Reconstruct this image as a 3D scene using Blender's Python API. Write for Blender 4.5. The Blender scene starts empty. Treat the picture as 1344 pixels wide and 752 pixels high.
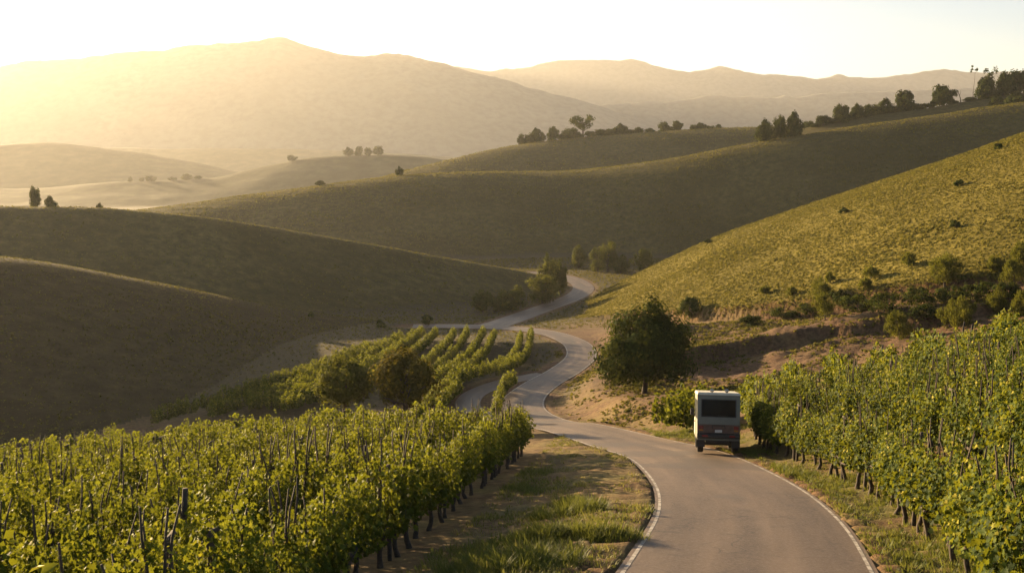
import bpy, bmesh, math
import numpy as np
from mathutils import Vector, Matrix

# ------------------------------------------------------------------ camera, sky, sun, exposure
sc = bpy.context.scene
R = math.radians
F, Y0 = 1400.0, 215.0                     # focal length and horizon of the photograph in its own pixels
PITCH = math.atan((376 - Y0) / F)
cam_d = bpy.data.cameras.new("camera")
cam = bpy.data.objects.new("camera", cam_d)
sc.collection.objects.link(cam)
cam_d.sensor_width = 36
cam_d.lens = 36 * F / 1344
cam_d.clip_start, cam_d.clip_end = 0.1, 20000
cam.location = (0, 0, 0)
cam.rotation_euler = (R(90) - PITCH, 0, 0)
sc.camera = cam

SUN_EL, SUN_AZ = 8.5, -42.0               # azimuth seen from above, left of the view direction is negative
world = bpy.data.worlds.new("World")
sc.world = world
world.use_nodes = True
nt = world.node_tree
bg = nt.nodes["Background"]
sky = nt.nodes.new("ShaderNodeTexSky")
sky.sky_type = 'NISHITA'
sky.sun_disc = False
sky.sun_elevation = R(SUN_EL)
sky.sun_rotation = R(SUN_AZ)
sky.air_density, sky.dust_density, sky.ozone_density = 0.7, 0.9, 0.8
nt.links.new(sky.outputs[0], bg.inputs[0])
bg.inputs[1].default_value = 0.05

sun_d = bpy.data.lights.new("sun", 'SUN')
sun_d.energy = 5.0
sun_d.angle = R(0.6)
sun_d.color = (1.0, 0.72, 0.39)
sun = bpy.data.objects.new("sun", sun_d)
sc.collection.objects.link(sun)
sdir = Vector((math.sin(R(SUN_AZ)) * math.cos(R(SUN_EL)), math.cos(R(SUN_AZ)) * math.cos(R(SUN_EL)), math.sin(R(SUN_EL))))
sun.rotation_euler = sdir.to_track_quat('Z', 'Y').to_euler()

sc.view_settings.view_transform = 'Standard'
sc.view_settings.look = 'None'
sc.view_settings.gamma = 1.0
sc.view_settings.use_curve_mapping = False
sc.view_settings.exposure = 2.14
HAZE_DENSITY, HAZE_G = 0.000072, 0.48

sc.cycles.use_denoising = True
sc.cycles.max_bounces = 5
sc.cycles.diffuse_bounces = 3
sc.cycles.glossy_bounces = 2
sc.cycles.transmission_bounces = 4
sc.cycles.volume_bounces = 0
sc.cycles.transparent_max_bounces = 6
sc.cycles.caustics_reflective = False
sc.cycles.caustics_refractive = False

col = sc.collection
rng = np.random.default_rng(11)

# ------------------------------------------------------------------ helpers
def tag(o, label=None, cat=None, group=None, kind=None):
    if label: o["label"] = label
    if cat: o["category"] = cat
    if group: o["group"] = group
    if kind: o["kind"] = kind
    return o

def empty(name, loc, rz=0.0, scale=1.0):
    o = bpy.data.objects.new(name, None)
    o.empty_display_size = 0.3
    o.location = loc
    o.rotation_euler = (0, 0, rz)
    o.scale = (scale, scale, scale) if np.isscalar(scale) else scale
    col.objects.link(o)
    return o

def mesh(name, V, faces, mat, attrs=None, smooth=False, uv=None):
    """V (n,3); faces: list of int arrays (m,k)."""
    me = bpy.data.meshes.new(name)
    V = np.asarray(V, dtype=np.float32)
    faces = [np.asarray(f, dtype=np.int32) for f in faces if len(f)]
    me.vertices.add(len(V))
    me.vertices.foreach_set("co", V.ravel())
    loops = np.concatenate([f.ravel() for f in faces])
    tot = np.concatenate([np.full(len(f), f.shape[1], dtype=np.int32) for f in faces])
    start = np.concatenate([[0], np.cumsum(tot)[:-1]]).astype(np.int32)
    me.loops.add(len(loops))
    me.loops.foreach_set("vertex_index", loops)
    me.polygons.add(len(tot))
    me.polygons.foreach_set("loop_start", start)
    me.polygons.foreach_set("loop_total", tot)
    if smooth:
        me.polygons.foreach_set("use_smooth", np.ones(len(tot), dtype=bool))
    me.update(calc_edges=True)
    for k, a in (attrs or {}).items():
        at = me.attributes.new(k, 'FLOAT', 'POINT')
        at.data.foreach_set("value", np.asarray(a, dtype=np.float32))
    if uv is not None:
        l = me.uv_layers.new(name="UVMap")
        l.data.foreach_set("uv", np.asarray(uv, dtype=np.float32)[loops].ravel())
    for m in (mat if isinstance(mat, (list, tuple)) else [mat]):
        me.materials.append(m)
    me.validate()
    return me

def obj(name, me, parent=None):
    o = bpy.data.objects.new(name, me)
    col.objects.link(o)
    if parent: o.parent = parent
    return o

class Geo:
    """collects pieces of one mesh"""
    def __init__(s):
        s.V, s.F, s.n, s.T = [], {}, 0, []
    def add(s, V, faces, tint=0.5):
        V = np.asarray(V, dtype=float)
        for f in faces:
            f = np.asarray(f, dtype=np.int64)
            if len(f): s.F.setdefault(f.shape[1], []).append(f + s.n)
        s.V.append(V); s.n += len(V)
        s.T.append(np.full(len(V), tint) if np.isscalar(tint) else np.asarray(tint))
    def mesh(s, name, mat, smooth=False):
        return mesh(name, np.concatenate(s.V), [np.concatenate(x) for x in s.F.values()], mat, {"tint": np.concatenate(s.T)}, smooth)

def tube(P, rad, n=6, cap=True):
    P = np.asarray(P, dtype=float)
    k = len(P)
    rad = np.full(k, rad) if np.isscalar(rad) else np.asarray(rad, dtype=float)
    T = np.gradient(P, axis=0)
    T /= np.linalg.norm(T, axis=1, keepdims=True) + 1e-9
    ref = np.array([0.31, 0.95, 0.02]) if abs(T[0, 2]) > 0.5 else np.array([0.02, 0.05, 1.0])
    A = np.cross(T, ref); A /= np.linalg.norm(A, axis=1, keepdims=True) + 1e-9
    B = np.cross(T, A)
    a = np.arange(n) * 2 * math.pi / n
    V = P[:, None] + rad[:, None, None] * (A[:, None] * np.cos(a)[None, :, None] + B[:, None] * np.sin(a)[None, :, None])
    V = V.reshape(-1, 3)
    f = []
    for i in range(k - 1):
        for j in range(n):
            f.append((i * n + j, i * n + (j + 1) % n, (i + 1) * n + (j + 1) % n, (i + 1) * n + j))
    faces = [np.array(f)]
    if cap:
        V = np.vstack([V, P[0] , P[-1]])
        c0, c1 = k * n, k * n + 1
        faces.append(np.array([(c0, (j + 1) % n, j) for j in range(n)] + [(c1, (k - 1) * n + j, (k - 1) * n + (j + 1) % n) for j in range(n)]))
    return V, faces

def fbm(X, Y, scale, octaves=4, seed=0, gain=0.5):
    """value noise in about -1..1"""
    X = np.asarray(X, dtype=float); Y = np.asarray(Y, dtype=float)
    r = np.random.default_rng(seed)
    out = np.zeros(np.broadcast(X, Y).shape); amp, tot = 1.0, 0.0
    for o in range(octaves):
        tab = r.random((256, 256)) * 2 - 1
        x = X / scale + 37.3 * o; y = Y / scale + 91.7 * o
        xi = np.floor(x).astype(int); yi = np.floor(y).astype(int)
        fx = x - xi; fy = y - yi
        fx = fx * fx * (3 - 2 * fx); fy = fy * fy * (3 - 2 * fy)
        a = tab[xi & 255, yi & 255]; b = tab[(xi + 1) & 255, yi & 255]
        c = tab[xi & 255, (yi + 1) & 255]; d = tab[(xi + 1) & 255, (yi + 1) & 255]
        out = out + amp * ((a * (1 - fx) + b * fx) * (1 - fy) + (c * (1 - fx) + d * fx) * fy)
        tot += amp; amp *= gain; scale *= 0.5
    return out / tot

def sstep(a, b, x):
    t = np.clip((np.asarray(x, dtype=float) - a) / (b - a), 0, 1)
    return t * t * (3 - 2 * t)

# pixel of the photograph -> slopes of the viewing line (X/Y, Z/Y)
cp, sp = math.cos(PITCH), math.sin(PITCH)
def ray(px, py):
    x = (np.asarray(px, dtype=float) - 672) / F; v = (376 - np.asarray(py, dtype=float)) / F
    dy = cp + v * sp
    return x / dy, (-sp + v * cp) / dy

# ------------------------------------------------------------------ shape of the land
BY = np.array([-50, 0, 40, 80, 95, 115, 135, 155, 185, 225, 265, 300, 600, 1200, 6400.])
BZ = np.array([5.7, -4.0, -11.8, -19.5, -20.9, -21.5, -22.3, -23.9, -26.6, -27.8, -28.4, -29, -34, -44, -60.])
_yy = np.concatenate([np.arange(-50, 400, 0.5), np.arange(400, 6500, 10.)])
_zz = np.interp(_yy, BY, BZ)
_k = np.exp(-0.5 * (np.arange(-20, 21) / 8.0) ** 2); _k /= _k.sum()
_m = _yy < 380
_zs = np.convolve(np.pad(_zz, 20, mode='edge'), _k, mode='same')[20:-20]
_zz = np.where((_yy > -35) & _m, _zs, _zz)
def base(X, Y):
    fade = 1 - sstep(70, 130, Y)
    Xc = np.clip(X, -60, 60)
    return np.interp(Y, _yy, _zz) + fade * np.where(Xc < 0, 0.085 * Xc, 0.03 * Xc)

def hit_on(fn, px, py, d0=8, d1=700):
    u, s = ray(px, py)
    d = np.geomspace(d0, d1, 1500)
    z = fn(u * d, d) - s * d
    i = np.argmax(z > 0)
    if z[i] <= 0: return None
    t = 0 if i == 0 else -z[i - 1] / (z[i] - z[i - 1])
    dd = d[i] if i == 0 else d[i - 1] + t * (d[i] - d[i - 1])
    return float(u * dd), float(dd)

def catmull(P, step):
    P = np.asarray(P, dtype=float)
    Q = np.vstack([2 * P[0] - P[1], P, 2 * P[-1] - P[-2]])
    out = []
    for i in range(1, len(Q) - 2):
        p0, p1, p2, p3 = Q[i - 1], Q[i], Q[i + 1], Q[i + 2]
        n = max(2, int(np.linalg.norm(p2 - p1) / step * 2))
        t = np.linspace(0, 1, n, endpoint=False)[:, None]
        out.append(0.5 * (2 * p1 + (p2 - p0) * t + (2 * p0 - 5 * p1 + 4 * p2 - p3) * t * t + (3 * p1 - p0 - 3 * p2 + p3) * t ** 3))
    out = np.vstack(out + [P[-1:]])
    for _ in range(12):
        out[1:-1] = (out[:-2] + 2 * out[1:-1] + out[2:]) / 4
    s = np.concatenate([[0], np.cumsum(np.linalg.norm(np.diff(out, axis=0), axis=1))])
    q = np.arange(0, s[-1], step)
    return np.stack([np.interp(q, s, out[:, k]) for k in range(out.shape[1])], 1)

road_px = [(985, 752), (981, 676), (945, 631), (890, 598), (828, 581), (757, 562), (722, 557), (700, 550), (687, 541), (684, 531), (692, 518),
           (712, 503), (742, 486), (762, 469), (760, 455), (745, 445), (722, 437.5), (692, 432.5), (650, 429.5), (600, 428), (540, 428)]
road_xy = [(0.6, 2.0), (1.6, 7.0), (2.9, 13.0)] + [hit_on(base, *p) for p in road_px]
branch_xy = [hit_on(base, *p) for p in [(712, 558), (668, 553), (632, 544), (614, 533), (620, 519), (644, 507), (676, 498), (714, 491)]]
upper_xy = [hit_on(base, *p) for p in [(640, 429), (658, 424), (684, 415), (718, 403), (748, 392), (764, 382), (764, 374), (750, 366), (728, 361), (700, 357)]]
ROADS = [(P_, w_(P_)) for P_, w_ in ((catmull(road_xy, 0.5), lambda P: 4.8 - 1.3 * sstep(62, 105, P[:, 1])), (catmull(branch_xy, 0.5), lambda P: np.full(len(P), 2.2)), (catmull(upper_xy, 0.5), lambda P: np.full(len(P), 4.8)))]

def road_dist(X, Y, which=None):
    """distance to the nearest road centre minus half its width, and the road's own height there"""
    X = np.asarray(X, dtype=float); Y = np.asarray(Y, dtype=float)
    shp = X.shape; x = X.ravel(); y = Y.ravel()
    best = np.full(x.size, 1e9); near = np.zeros(x.size)
    idx = np.where((y < 330) & (np.abs(x) < 90))[0]
    for k, (P, w) in enumerate(ROADS):
        if which is not None and k != which: continue
        zr = ROADZ[k] if ROADZ else np.zeros(len(P))
        for c in range(0, len(idx), 20000):
            i = idx[c:c + 20000]
            d2 = (x[i, None] - P[None, ::2, 0]) ** 2 + (y[i, None] - P[None, ::2, 1]) ** 2
            j = d2.argmin(1)
            d = np.sqrt(d2[np.arange(len(i)), j]) - w[::2][j] / 2
            b = d < best[i]
            best[i[b]] = d[b]; near[i[b]] = zr[::2][j[b]]
    return best.reshape(shp), near.reshape(shp)
ROADZ = []
for P, w in ROADS:
    ROADZ.append(base(P[:, 0], P[:, 1]))

# residual heights right of the road (thin plate spline through surveyed spots)
def at(px, py, d):
    u, s = ray(px, py)
    return (float(u * d), float(d), float(s * d))
spots = [(26, 55, -9.9), (12.5, 55, -13.4), (8.6, 19, -7.2), (15, 30, -8.2), (21, 42, -9.0), (31, 40, -7.4), (13, 18, -6.4), (20, 20, -5.2), (40, 60, -6.5), (30, 20, -4.0), (45, 30, -3.0),
         at(840, 517, 75), at(940, 503, 80), at(1000, 446, 112), at(960, 478, 92), at(1100, 424, 105), at(1344, 392, 96), at(1200, 412, 101), at(930, 440, 122), at(1050, 436, 110), at(1180, 447, 88), at(1257, 432, 85),
         at(1060, 455, 92), at(890, 436, 124), at(860, 470, 95), at(790, 515, 84), at(1100, 408, 140), at(1344, 385, 140), at(900, 425, 142), (60, 170, -20), (30, 170, -23.5), (90, 130, -4), (70, 80, -3)]
zero = [(x, y) for y in (5, 20, 40, 60, 80, 100, 130, 170, 220) for x in (-70, -35, -15, -5)]
zero += [tuple(p) for p in ROADS[0][0][::24]] + [tuple(p) for p in ROADS[2][0][::24]]
C = np.array([(x, y, z - base(np.array(x), np.array(y))) for x, y, z in spots] + [(x, y, 0.0) for x, y in zero])
C = C[np.unique(np.round(C[:, :2], 1), axis=0, return_index=True)[1]]
def _U(r2):
    return 0.5 * r2 * np.log(r2 + 1e-9)
n_ = len(C)
K_ = _U(((C[:, None, :2] - C[None, :, :2]) ** 2).sum(-1)) + np.eye(n_) * 3.0
Pm = np.hstack([np.ones((n_, 1)), C[:, :2]])
A_ = np.block([[K_, Pm], [Pm.T, np.zeros((3, 3))]])
W_ = np.linalg.solve(A_, np.concatenate([C[:, 2], np.zeros(3)]))
def residual(X, Y):
    shp = np.shape(X); x = np.clip(np.ravel(X), -70, 90); y = np.clip(np.ravel(Y), 0, 200)
    out = np.empty(x.size)
    for c in range(0, x.size, 40000):
        sl = slice(c, c + 40000)
        out[sl] = _U((x[sl, None] - C[None, :, 0]) ** 2 + (y[sl, None] - C[None, :, 1]) ** 2) @ W_[:n_] + W_[n_] + W_[n_ + 1] * x[sl] + W_[n_ + 2] * y[sl]
    return out.reshape(shp) * (1 - sstep(150, 215, np.asarray(Y)))

# hills: crest (pixel x, pixel y, distance) and foot (pixel x, distance, height)
HILLS = [
  ("hill", [(-500, 335, 118), (0, 337, 128), (100, 352, 132), (200, 374, 138), (300, 394, 146), (400, 413, 155), (500, 428, 163), (550, 434, 166), (600, 448, 168), (720, 520, 170)],
           [(-500, 66, -24.5), (0, 72, -24.5), (200, 84, -24.0), (400, 104, -23.2), (500, 128, -23.8), (560, 150, -26), (720, 155, -29)], 12, 0.5),
  ("hill", [(-500, 268, 192), (0, 271, 200), (130, 272, 204), (250, 283, 209), (350, 299, 216), (450, 315, 222), (550, 333, 228), (650, 351, 238), (700, 360, 246), (740, 375, 252), (800, 430, 255)],
           [(-500, 152, -26), (0, 154, -26), (250, 170, -28), (450, 185, -29), (560, 194, -29), (650, 208, -29), (800, 222, -31)], 14, 0.5),
  ("hill", [(-500, 330, 380), (0, 298, 385), (120, 283, 388), (230, 271, 392), (320, 257, 400), (400, 246, 402), (480, 236, 405), (550, 229, 410), (620, 226, 415), (700, 226, 420), (780, 222, 415), (860, 212, 407), (940, 197, 402), (1000, 187, 400), (1100, 170, 399), (1200, 155, 400), (1344, 134, 402), (1900, 70, 400)],
           [(-500, 300, -36), (0, 300, -36), (400, 322, -33), (700, 338, -31), (790, 341, -31), (880, 341, -29), (1000, 340, -22), (1100, 340, -15), (1200, 341, -9), (1344, 343, -2), (1900, 326, 10)], 30, 0.8),
  ("hill", [(700, 420, 460), (850, 330, 460), (930, 225, 460), (1000, 184, 458), (1060, 166, 456), (1130, 153, 454), (1200, 146, 452), (1280, 130, 450), (1344, 122, 448), (1900, 60, 440)],
           [(700, 405, -80), (850, 405, -60), (930, 405, -14), (1000, 405, 0), (1344, 408, 18), (1900, 400, 30)], 18, 0.8),
  ("hill", [(300, 300, 540), (480, 238, 560), (540, 222, 570), (600, 207, 580), (650, 195, 590), (700, 187, 600), (800, 178, 600), (900, 170, 600), (1000, 167, 590), (1150, 165, 580), (1344, 160, 560), (1900, 140, 540)],
           [(300, 450, -31), (700, 468, -24), (1344, 450, -10), (1900, 440, -10)], 30, 0.8),
  ("hill", [(600, 455, 190), (700, 428, 200), (740, 414, 206), (785, 388, 214), (850, 354, 216), (930, 315, 214), (1000, 290, 210), (1100, 256, 206), (1200, 222, 204), (1344, 174, 200), (1900, 20, 190)],
           [(600, 172, -29.5), (700, 178, -27.4), (760, 172, -25.0), (830, 158, -22.0), (900, 142, -19.4), (1000, 130, -17.3), (1100, 120, -14.6), (1200, 112, -12.6), (1344, 104, -10.6), (1900, 85, -4)], 10, 0.25),
  ("hill", [(-700, 250, 1150), (0, 247, 1150), (60, 247, 1150), (130, 240, 1150), (200, 238, 1150), (270, 235, 1150), (310, 228, 1150), (350, 217, 1150), (400, 206, 1150), (450, 204, 1150), (540, 204, 1150), (640, 214, 1150), (900, 235, 1150)],
           [(-700, 990, -40), (900, 990, -40)], 25, 1),
  ("hill", [(-700, 205, 1750), (-200, 198, 1750), (0, 190, 1750), (60, 187, 1750), (120, 192, 1750), (180, 200, 1750), (230, 209, 1750), (320, 228, 1750), (600, 240, 1750)],
           [(-700, 1500, -46), (600, 1500, -46)], 30, 1),
  ("hill", [(-700, 212, 2350), (0, 207, 2350), (90, 197, 2350), (130, 193, 2350), (200, 195, 2350), (300, 194, 2350), (430, 197, 2350), (560, 203, 2350), (700, 215, 2350), (1300, 225, 2350)],
           [(-700, 2050, -50), (1300, 2050, -50)], 40, 1),
]
UT = np.arange(-2.2, 2.2001, 0.002)
def table(us, vs, sm=9):
    t = np.interp(UT, us, vs)
    k = np.exp(-0.5 * (np.arange(-3 * sm, 3 * sm + 1) / sm) ** 2); k /= k.sum()
    return np.convolve(np.pad(t, 3 * sm, mode='edge'), k, mode='same')[3 * sm:-3 * sm]
HT = []
for name, crest, foot, rnd, k in HILLS:
    cu, cs = ray([c[0] for c in crest], [c[1] for c in crest])
    cd = np.array([c[2] for c in crest], dtype=float)
    fu, _ = ray([f[0] for f in foot], [400] * len(foot))
    HT.append((table(cu, cs, 7 if cd.mean() > 500 else 9), table(cu, cd, 14), table(fu, [f[1] for f in foot], 14), table(fu, [f[2] for f in foot], 14), rnd, k))
def hill_z(i, X, Y):
    ts, td, tfd, tfz, rnd, k = HT[i]
    u = np.clip(X / np.maximum(Y, 1.0), -2.2, 2.2)
    s = np.interp(u, UT, ts); D = np.interp(u, UT, td); fd = np.interp(u, UT, tfd); fz = np.interp(u, UT, tfz)
    zc = s * D
    t = (Y - fd) / (D - fd)
    tc = np.clip(t, 0, 1)
    sh = 0.42 if i == 2 else (0.24 if i == 4 else 0.12)
    lin = np.where(tc < 1 - sh, tc, 1 - sh + sh * (1 - ((1 - tc) / sh) ** 2) / 2 + 0 * tc) / (1 - sh / 2)
    front = fz + (zc - fz) * (lin if i != 5 else np.sin(tc * math.pi / 2) ** 1.12 * 0.5 + 0.5 * (1 - (1 - tc) ** 1.6))
    front = np.where(t < 0, fz + (Y - fd) * (1.5 if i == 5 else 0.6), front)
    b = np.maximum(Y - D, 0)
    back = zc - 0.30 * (np.sqrt(b * b + rnd * rnd) - rnd)
    back = np.maximum(back, zc - 60)
    return np.where(Y > D, back, front)

def land(X, Y, noise=True, road=True):
    """height of the ground and the index of the hill that makes it (-1: valley)"""
    X = np.asarray(X, dtype=float); Y = np.asarray(Y, dtype=float)
    g0 = base(X, Y) + residual(X, Y)
    dr = None
    if noise:
        rough = sstep(6, 14, X) * sstep(66, 76, Y) * (1 - sstep(118, 150, Y))
        g0 = g0 + (0.06 + 0.0 * X) * fbm(X, Y, 1.6, 3, 5) * (Y < 250) + rough * (0.9 * np.abs(fbm(X, Y * 1.6, 9, 5, 6, 0.62)) - 0.3 + 0.30 * fbm(X, Y, 1.6, 4, 8, 0.7) + 1.3 * sstep(-0.5, 0.7, Y - np.interp(X, [10, 14, 19, 24, 30, 37], [93, 95, 98, 100, 98, 95]) - 2.4 * fbm(X, Y * 0, 5, 4, 31)) - 0.5)
        g0 = g0 + np.where(Y > 300, 1.5 * fbm(X, Y, 90, 3, 9), 0)
    z = g0; idx = np.full(np.shape(X), -1); top = z
    for i in range(len(HILLS)):
        h = hill_z(i, X, Y)
        if noise:
            h = h + (0.35 if i < 6 else 2.2) * fbm(X, Y, 22 if i < 6 else 60, 3, 20 + i) * np.clip((Y - 60) / 100, 0, 1)
        k = HT[i][5]
        idx = np.where(h > top, i, idx); top = np.maximum(top, h)
        z = z + k * np.logaddexp(0, (h - z) / k)
    if road:
        dr, zr = road_dist(X, Y)
        w = 1 - sstep(0.5, 4.5, dr)
        z = z * (1 - w) + (zr - 0.02) * w
        sh = sstep(-0.10, 0.14, dr)
        z = np.where(dr < 0.5, (zr + 0.012 + 0.045 * fbm(X, Y, 0.9, 3, 33)) * sh + (zr - 0.14) * (1 - sh) if noise else zr, z)
    return z, idx, (dr if dr is not None else np.full(np.shape(X), 99.0))

def gz(X, Y):
    return land(X, Y)[0]
def hit(px, py, d0=8, d1=750):
    return hit_on(lambda x, y: gz(x, y), px, py, d0, d1)
def ground_pt(px, py, d=None):
    if d is None:
        h = hit(px, py)
        x, y = h
    else:
        u, s = ray(px, py); x, y = float(u * d), float(d)
    return np.array([x, y, float(gz(np.array([x]), np.array([y]))[0])])

# ------------------------------------------------------------------ materials
def mat(name):
    m = bpy.data.materials.new(name); m.use_nodes = True
    b = m.node_tree.nodes["Principled BSDF"]
    return m, m.node_tree, b
def N(t, kind, **kw):
    n = t.nodes.new("ShaderNode" + kind)
    for k, v in kw.items():
        if k in n.inputs: n.inputs[k].default_value = v
        else: setattr(n, k, v)
    return n
def ramp(t, src, stops):
    r = t.nodes.new("ShaderNodeValToRGB")
    e = r.color_ramp.elements
    e[0].position, e[0].color = stops[0][0], (*stops[0][1], 1)
    e[1].position, e[1].color = stops[-1][0], (*stops[-1][1], 1)
    for p, c in stops[1:-1]:
        x = e.new(p); x.color = (*c, 1)
    t.links.new(src, r.inputs[0])
    return r.outputs[0]
def mix(t, f, a, b):
    n = t.nodes.new("ShaderNodeMix"); n.data_type = 'RGBA'
    for sock, v in ((0, f), (6, a), (7, b)):
        if isinstance(v, (int, float)): n.inputs[sock].default_value = v
        elif isinstance(v, tuple): n.inputs[sock].default_value = (*v, 1)
        else: t.links.new(v, n.inputs[sock])
    return n.outputs[2]
def noise(t, scale, detail=5, rough=0.6, vec=None):
    n = N(t, "TexNoise", Scale=scale, Detail=detail, Roughness=rough)
    if vec is None:
        g = t.nodes.new("ShaderNodeNewGeometry"); vec = g.outputs["Position"]
    t.links.new(vec, n.inputs["Vector"])
    return n.outputs[0]
def attr(t, name):
    a = t.nodes.new("ShaderNodeAttribute"); a.attribute_name = name
    return a.outputs["Fac"]
def bump(t, b, h, strength, dist):
    n = N(t, "Bump", Strength=strength, Distance=dist)
    t.links.new(h, n.inputs["Height"]); t.links.new(n.outputs[0], b.inputs["Normal"])
def plain(name, c, rough=0.6, metal=0.0, var=0.25, scale=6.0, spec=0.5):
    m, t, b = mat(name)
    c2 = tuple(x * (1 - var) for x in c); c3 = tuple(min(1, x * (1 + var)) for x in c)
    t.links.new(ramp(t, noise(t, scale), [(0.3, c2), (0.7, c3)]), b.inputs["Base Color"])
    b.inputs["Roughness"].default_value = rough; b.inputs["Metallic"].default_value = metal
    b.inputs["Specular IOR Level"].default_value = spec
    return m

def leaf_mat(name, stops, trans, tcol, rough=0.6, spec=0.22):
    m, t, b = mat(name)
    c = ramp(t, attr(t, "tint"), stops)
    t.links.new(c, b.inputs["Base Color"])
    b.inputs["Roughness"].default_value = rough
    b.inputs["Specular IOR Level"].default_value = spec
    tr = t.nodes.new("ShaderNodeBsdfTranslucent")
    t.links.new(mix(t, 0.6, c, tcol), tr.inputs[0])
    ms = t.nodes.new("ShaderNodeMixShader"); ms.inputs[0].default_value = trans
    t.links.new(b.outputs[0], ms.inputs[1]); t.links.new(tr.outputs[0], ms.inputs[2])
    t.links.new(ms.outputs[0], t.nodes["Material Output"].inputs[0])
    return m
M = {}
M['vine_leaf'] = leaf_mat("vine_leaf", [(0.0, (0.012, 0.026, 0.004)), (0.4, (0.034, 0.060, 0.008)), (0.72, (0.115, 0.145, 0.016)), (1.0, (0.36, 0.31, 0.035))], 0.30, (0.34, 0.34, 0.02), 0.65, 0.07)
M['tree_leaf'] = leaf_mat("tree_leaf", [(0.0, (0.016, 0.030, 0.005)), (0.5, (0.044, 0.064, 0.010)), (1.0, (0.15, 0.145, 0.02))], 0.22, (0.15, 0.15, 0.02), 0.85, 0.04)
M['autumn_leaf'] = leaf_mat("autumn_leaf", [(0.0, (0.026, 0.032, 0.006)), (0.5, (0.072, 0.070, 0.011)), (1.0, (0.25, 0.18, 0.022))], 0.32, (0.28, 0.22, 0.025), 0.85, 0.04)
M['bush_leaf'] = leaf_mat("bush_leaf", [(0.0, (0.022, 0.036, 0.006)), (0.5, (0.062, 0.078, 0.012)), (1.0, (0.19, 0.175, 0.025))], 0.32, (0.26, 0.25, 0.03), 0.8, 0.05)
M['scrub'] = leaf_mat("scrub", [(0.0, (0.045, 0.052, 0.013)), (0.5, (0.092, 0.096, 0.021)), (1.0, (0.21, 0.175, 0.04))], 0.36, (0.31, 0.26, 0.045), 0.8, 0.05)
M['grass'] = leaf_mat("grass", [(0.0, (0.05, 0.085, 0.015)), (0.4, (0.10, 0.13, 0.022)), (0.7, (0.21, 0.19, 0.045)), (1.0, (0.36, 0.27, 0.10))], 0.35, (0.30, 0.30, 0.05), 0.6, 0.15)
M['bark'] = plain("bark", (0.055, 0.040, 0.028), 0.9, 0, 0.5, 14)
M['cane'] = plain("cane", (0.050, 0.033, 0.020), 0.85, 0, 0.4, 20)
M['post_wood'] = plain("post_wood", (0.050, 0.037, 0.026), 0.9, 0, 0.45, 9)

def ground_mat():
    m, t, b = mat("ground_cover")
    n1 = noise(t, 0.35, 6, 0.62); n2 = noise(t, 3.0, 6, 0.65); n3 = noise(t, 14, 4, 0.7)
    soil = ramp(t, n2, [(0.28, (0.040, 0.023, 0.013)), (0.5, (0.105, 0.058, 0.030)), (0.72, (0.20, 0.115, 0.060))])
    dry = ramp(t, n2, [(0.3, (0.115, 0.078, 0.032)), (0.7, (0.25, 0.175, 0.07))])
    green = ramp(t, n3, [(0.3, (0.045, 0.062, 0.016)), (0.7, (0.13, 0.13, 0.035))])
    def thresh(a, k=2.4):
        mth = N(t, "Math", operation='MULTIPLY_ADD'); t.links.new(n1, mth.inputs[0]); mth.inputs[1].default_value = k; mth.inputs[2].default_value = -k / 2
        ad = N(t, "Math", operation='ADD', use_clamp=True); t.links.new(mth.outputs[0], ad.inputs[0]); t.links.new(attr(t, a), ad.inputs[1])
        return ad.outputs[0]
    c = mix(t, thresh("dry"), soil, dry)
    c = mix(t, thresh("green"), c, green)
    hl = ramp(t, n2, [(0.3, (0.036, 0.029, 0.014)), (0.52, (0.066, 0.053, 0.024)), (0.72, (0.105, 0.083, 0.035))])  # valley floor in similarly lowered tones, shade painted into the colour
    c = mix(t, attr(t, "hilly"), c, hl)
    t.links.new(c, b.inputs["Base Color"])
    b.inputs["Roughness"].default_value = 0.95; b.inputs["Specular IOR Level"].default_value = 0.15
    bump(t, b, n3, 0.7, 0.06)
    return m
M['ground'] = ground_mat()
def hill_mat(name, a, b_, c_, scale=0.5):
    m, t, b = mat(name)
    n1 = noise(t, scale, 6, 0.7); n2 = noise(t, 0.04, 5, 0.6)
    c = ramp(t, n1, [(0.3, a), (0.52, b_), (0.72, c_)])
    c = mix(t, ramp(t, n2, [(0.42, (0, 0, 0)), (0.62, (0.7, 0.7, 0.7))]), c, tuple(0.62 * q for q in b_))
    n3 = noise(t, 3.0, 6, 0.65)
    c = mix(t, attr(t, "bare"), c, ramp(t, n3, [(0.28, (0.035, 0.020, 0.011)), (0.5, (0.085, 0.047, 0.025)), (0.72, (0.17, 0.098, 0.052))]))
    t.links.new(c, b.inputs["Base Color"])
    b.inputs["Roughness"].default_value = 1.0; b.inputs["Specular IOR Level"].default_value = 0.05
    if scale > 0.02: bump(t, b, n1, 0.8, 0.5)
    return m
M['hill'] = hill_mat("dry_hill_grass", (0.060, 0.052, 0.022), (0.105, 0.088, 0.034), (0.165, 0.130, 0.048))
M['dark_hill'] = hill_mat("shade_darkened_hill", (0.034, 0.027, 0.013), (0.058, 0.046, 0.021), (0.088, 0.068, 0.029))  # hill grass tones lowered: the near hill's shade put into its colour
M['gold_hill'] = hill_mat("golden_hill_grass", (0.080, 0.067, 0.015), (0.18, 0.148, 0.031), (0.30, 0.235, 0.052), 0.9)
M['far_hill'] = hill_mat("far_hill_scrub", (0.05, 0.05, 0.03), (0.09, 0.085, 0.045), (0.13, 0.115, 0.06), 0.05)
M['mountain'] = hill_mat("mountain_rock", (0.145, 0.14, 0.125), (0.165, 0.158, 0.14), (0.19, 0.18, 0.16), 0.006)

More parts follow.
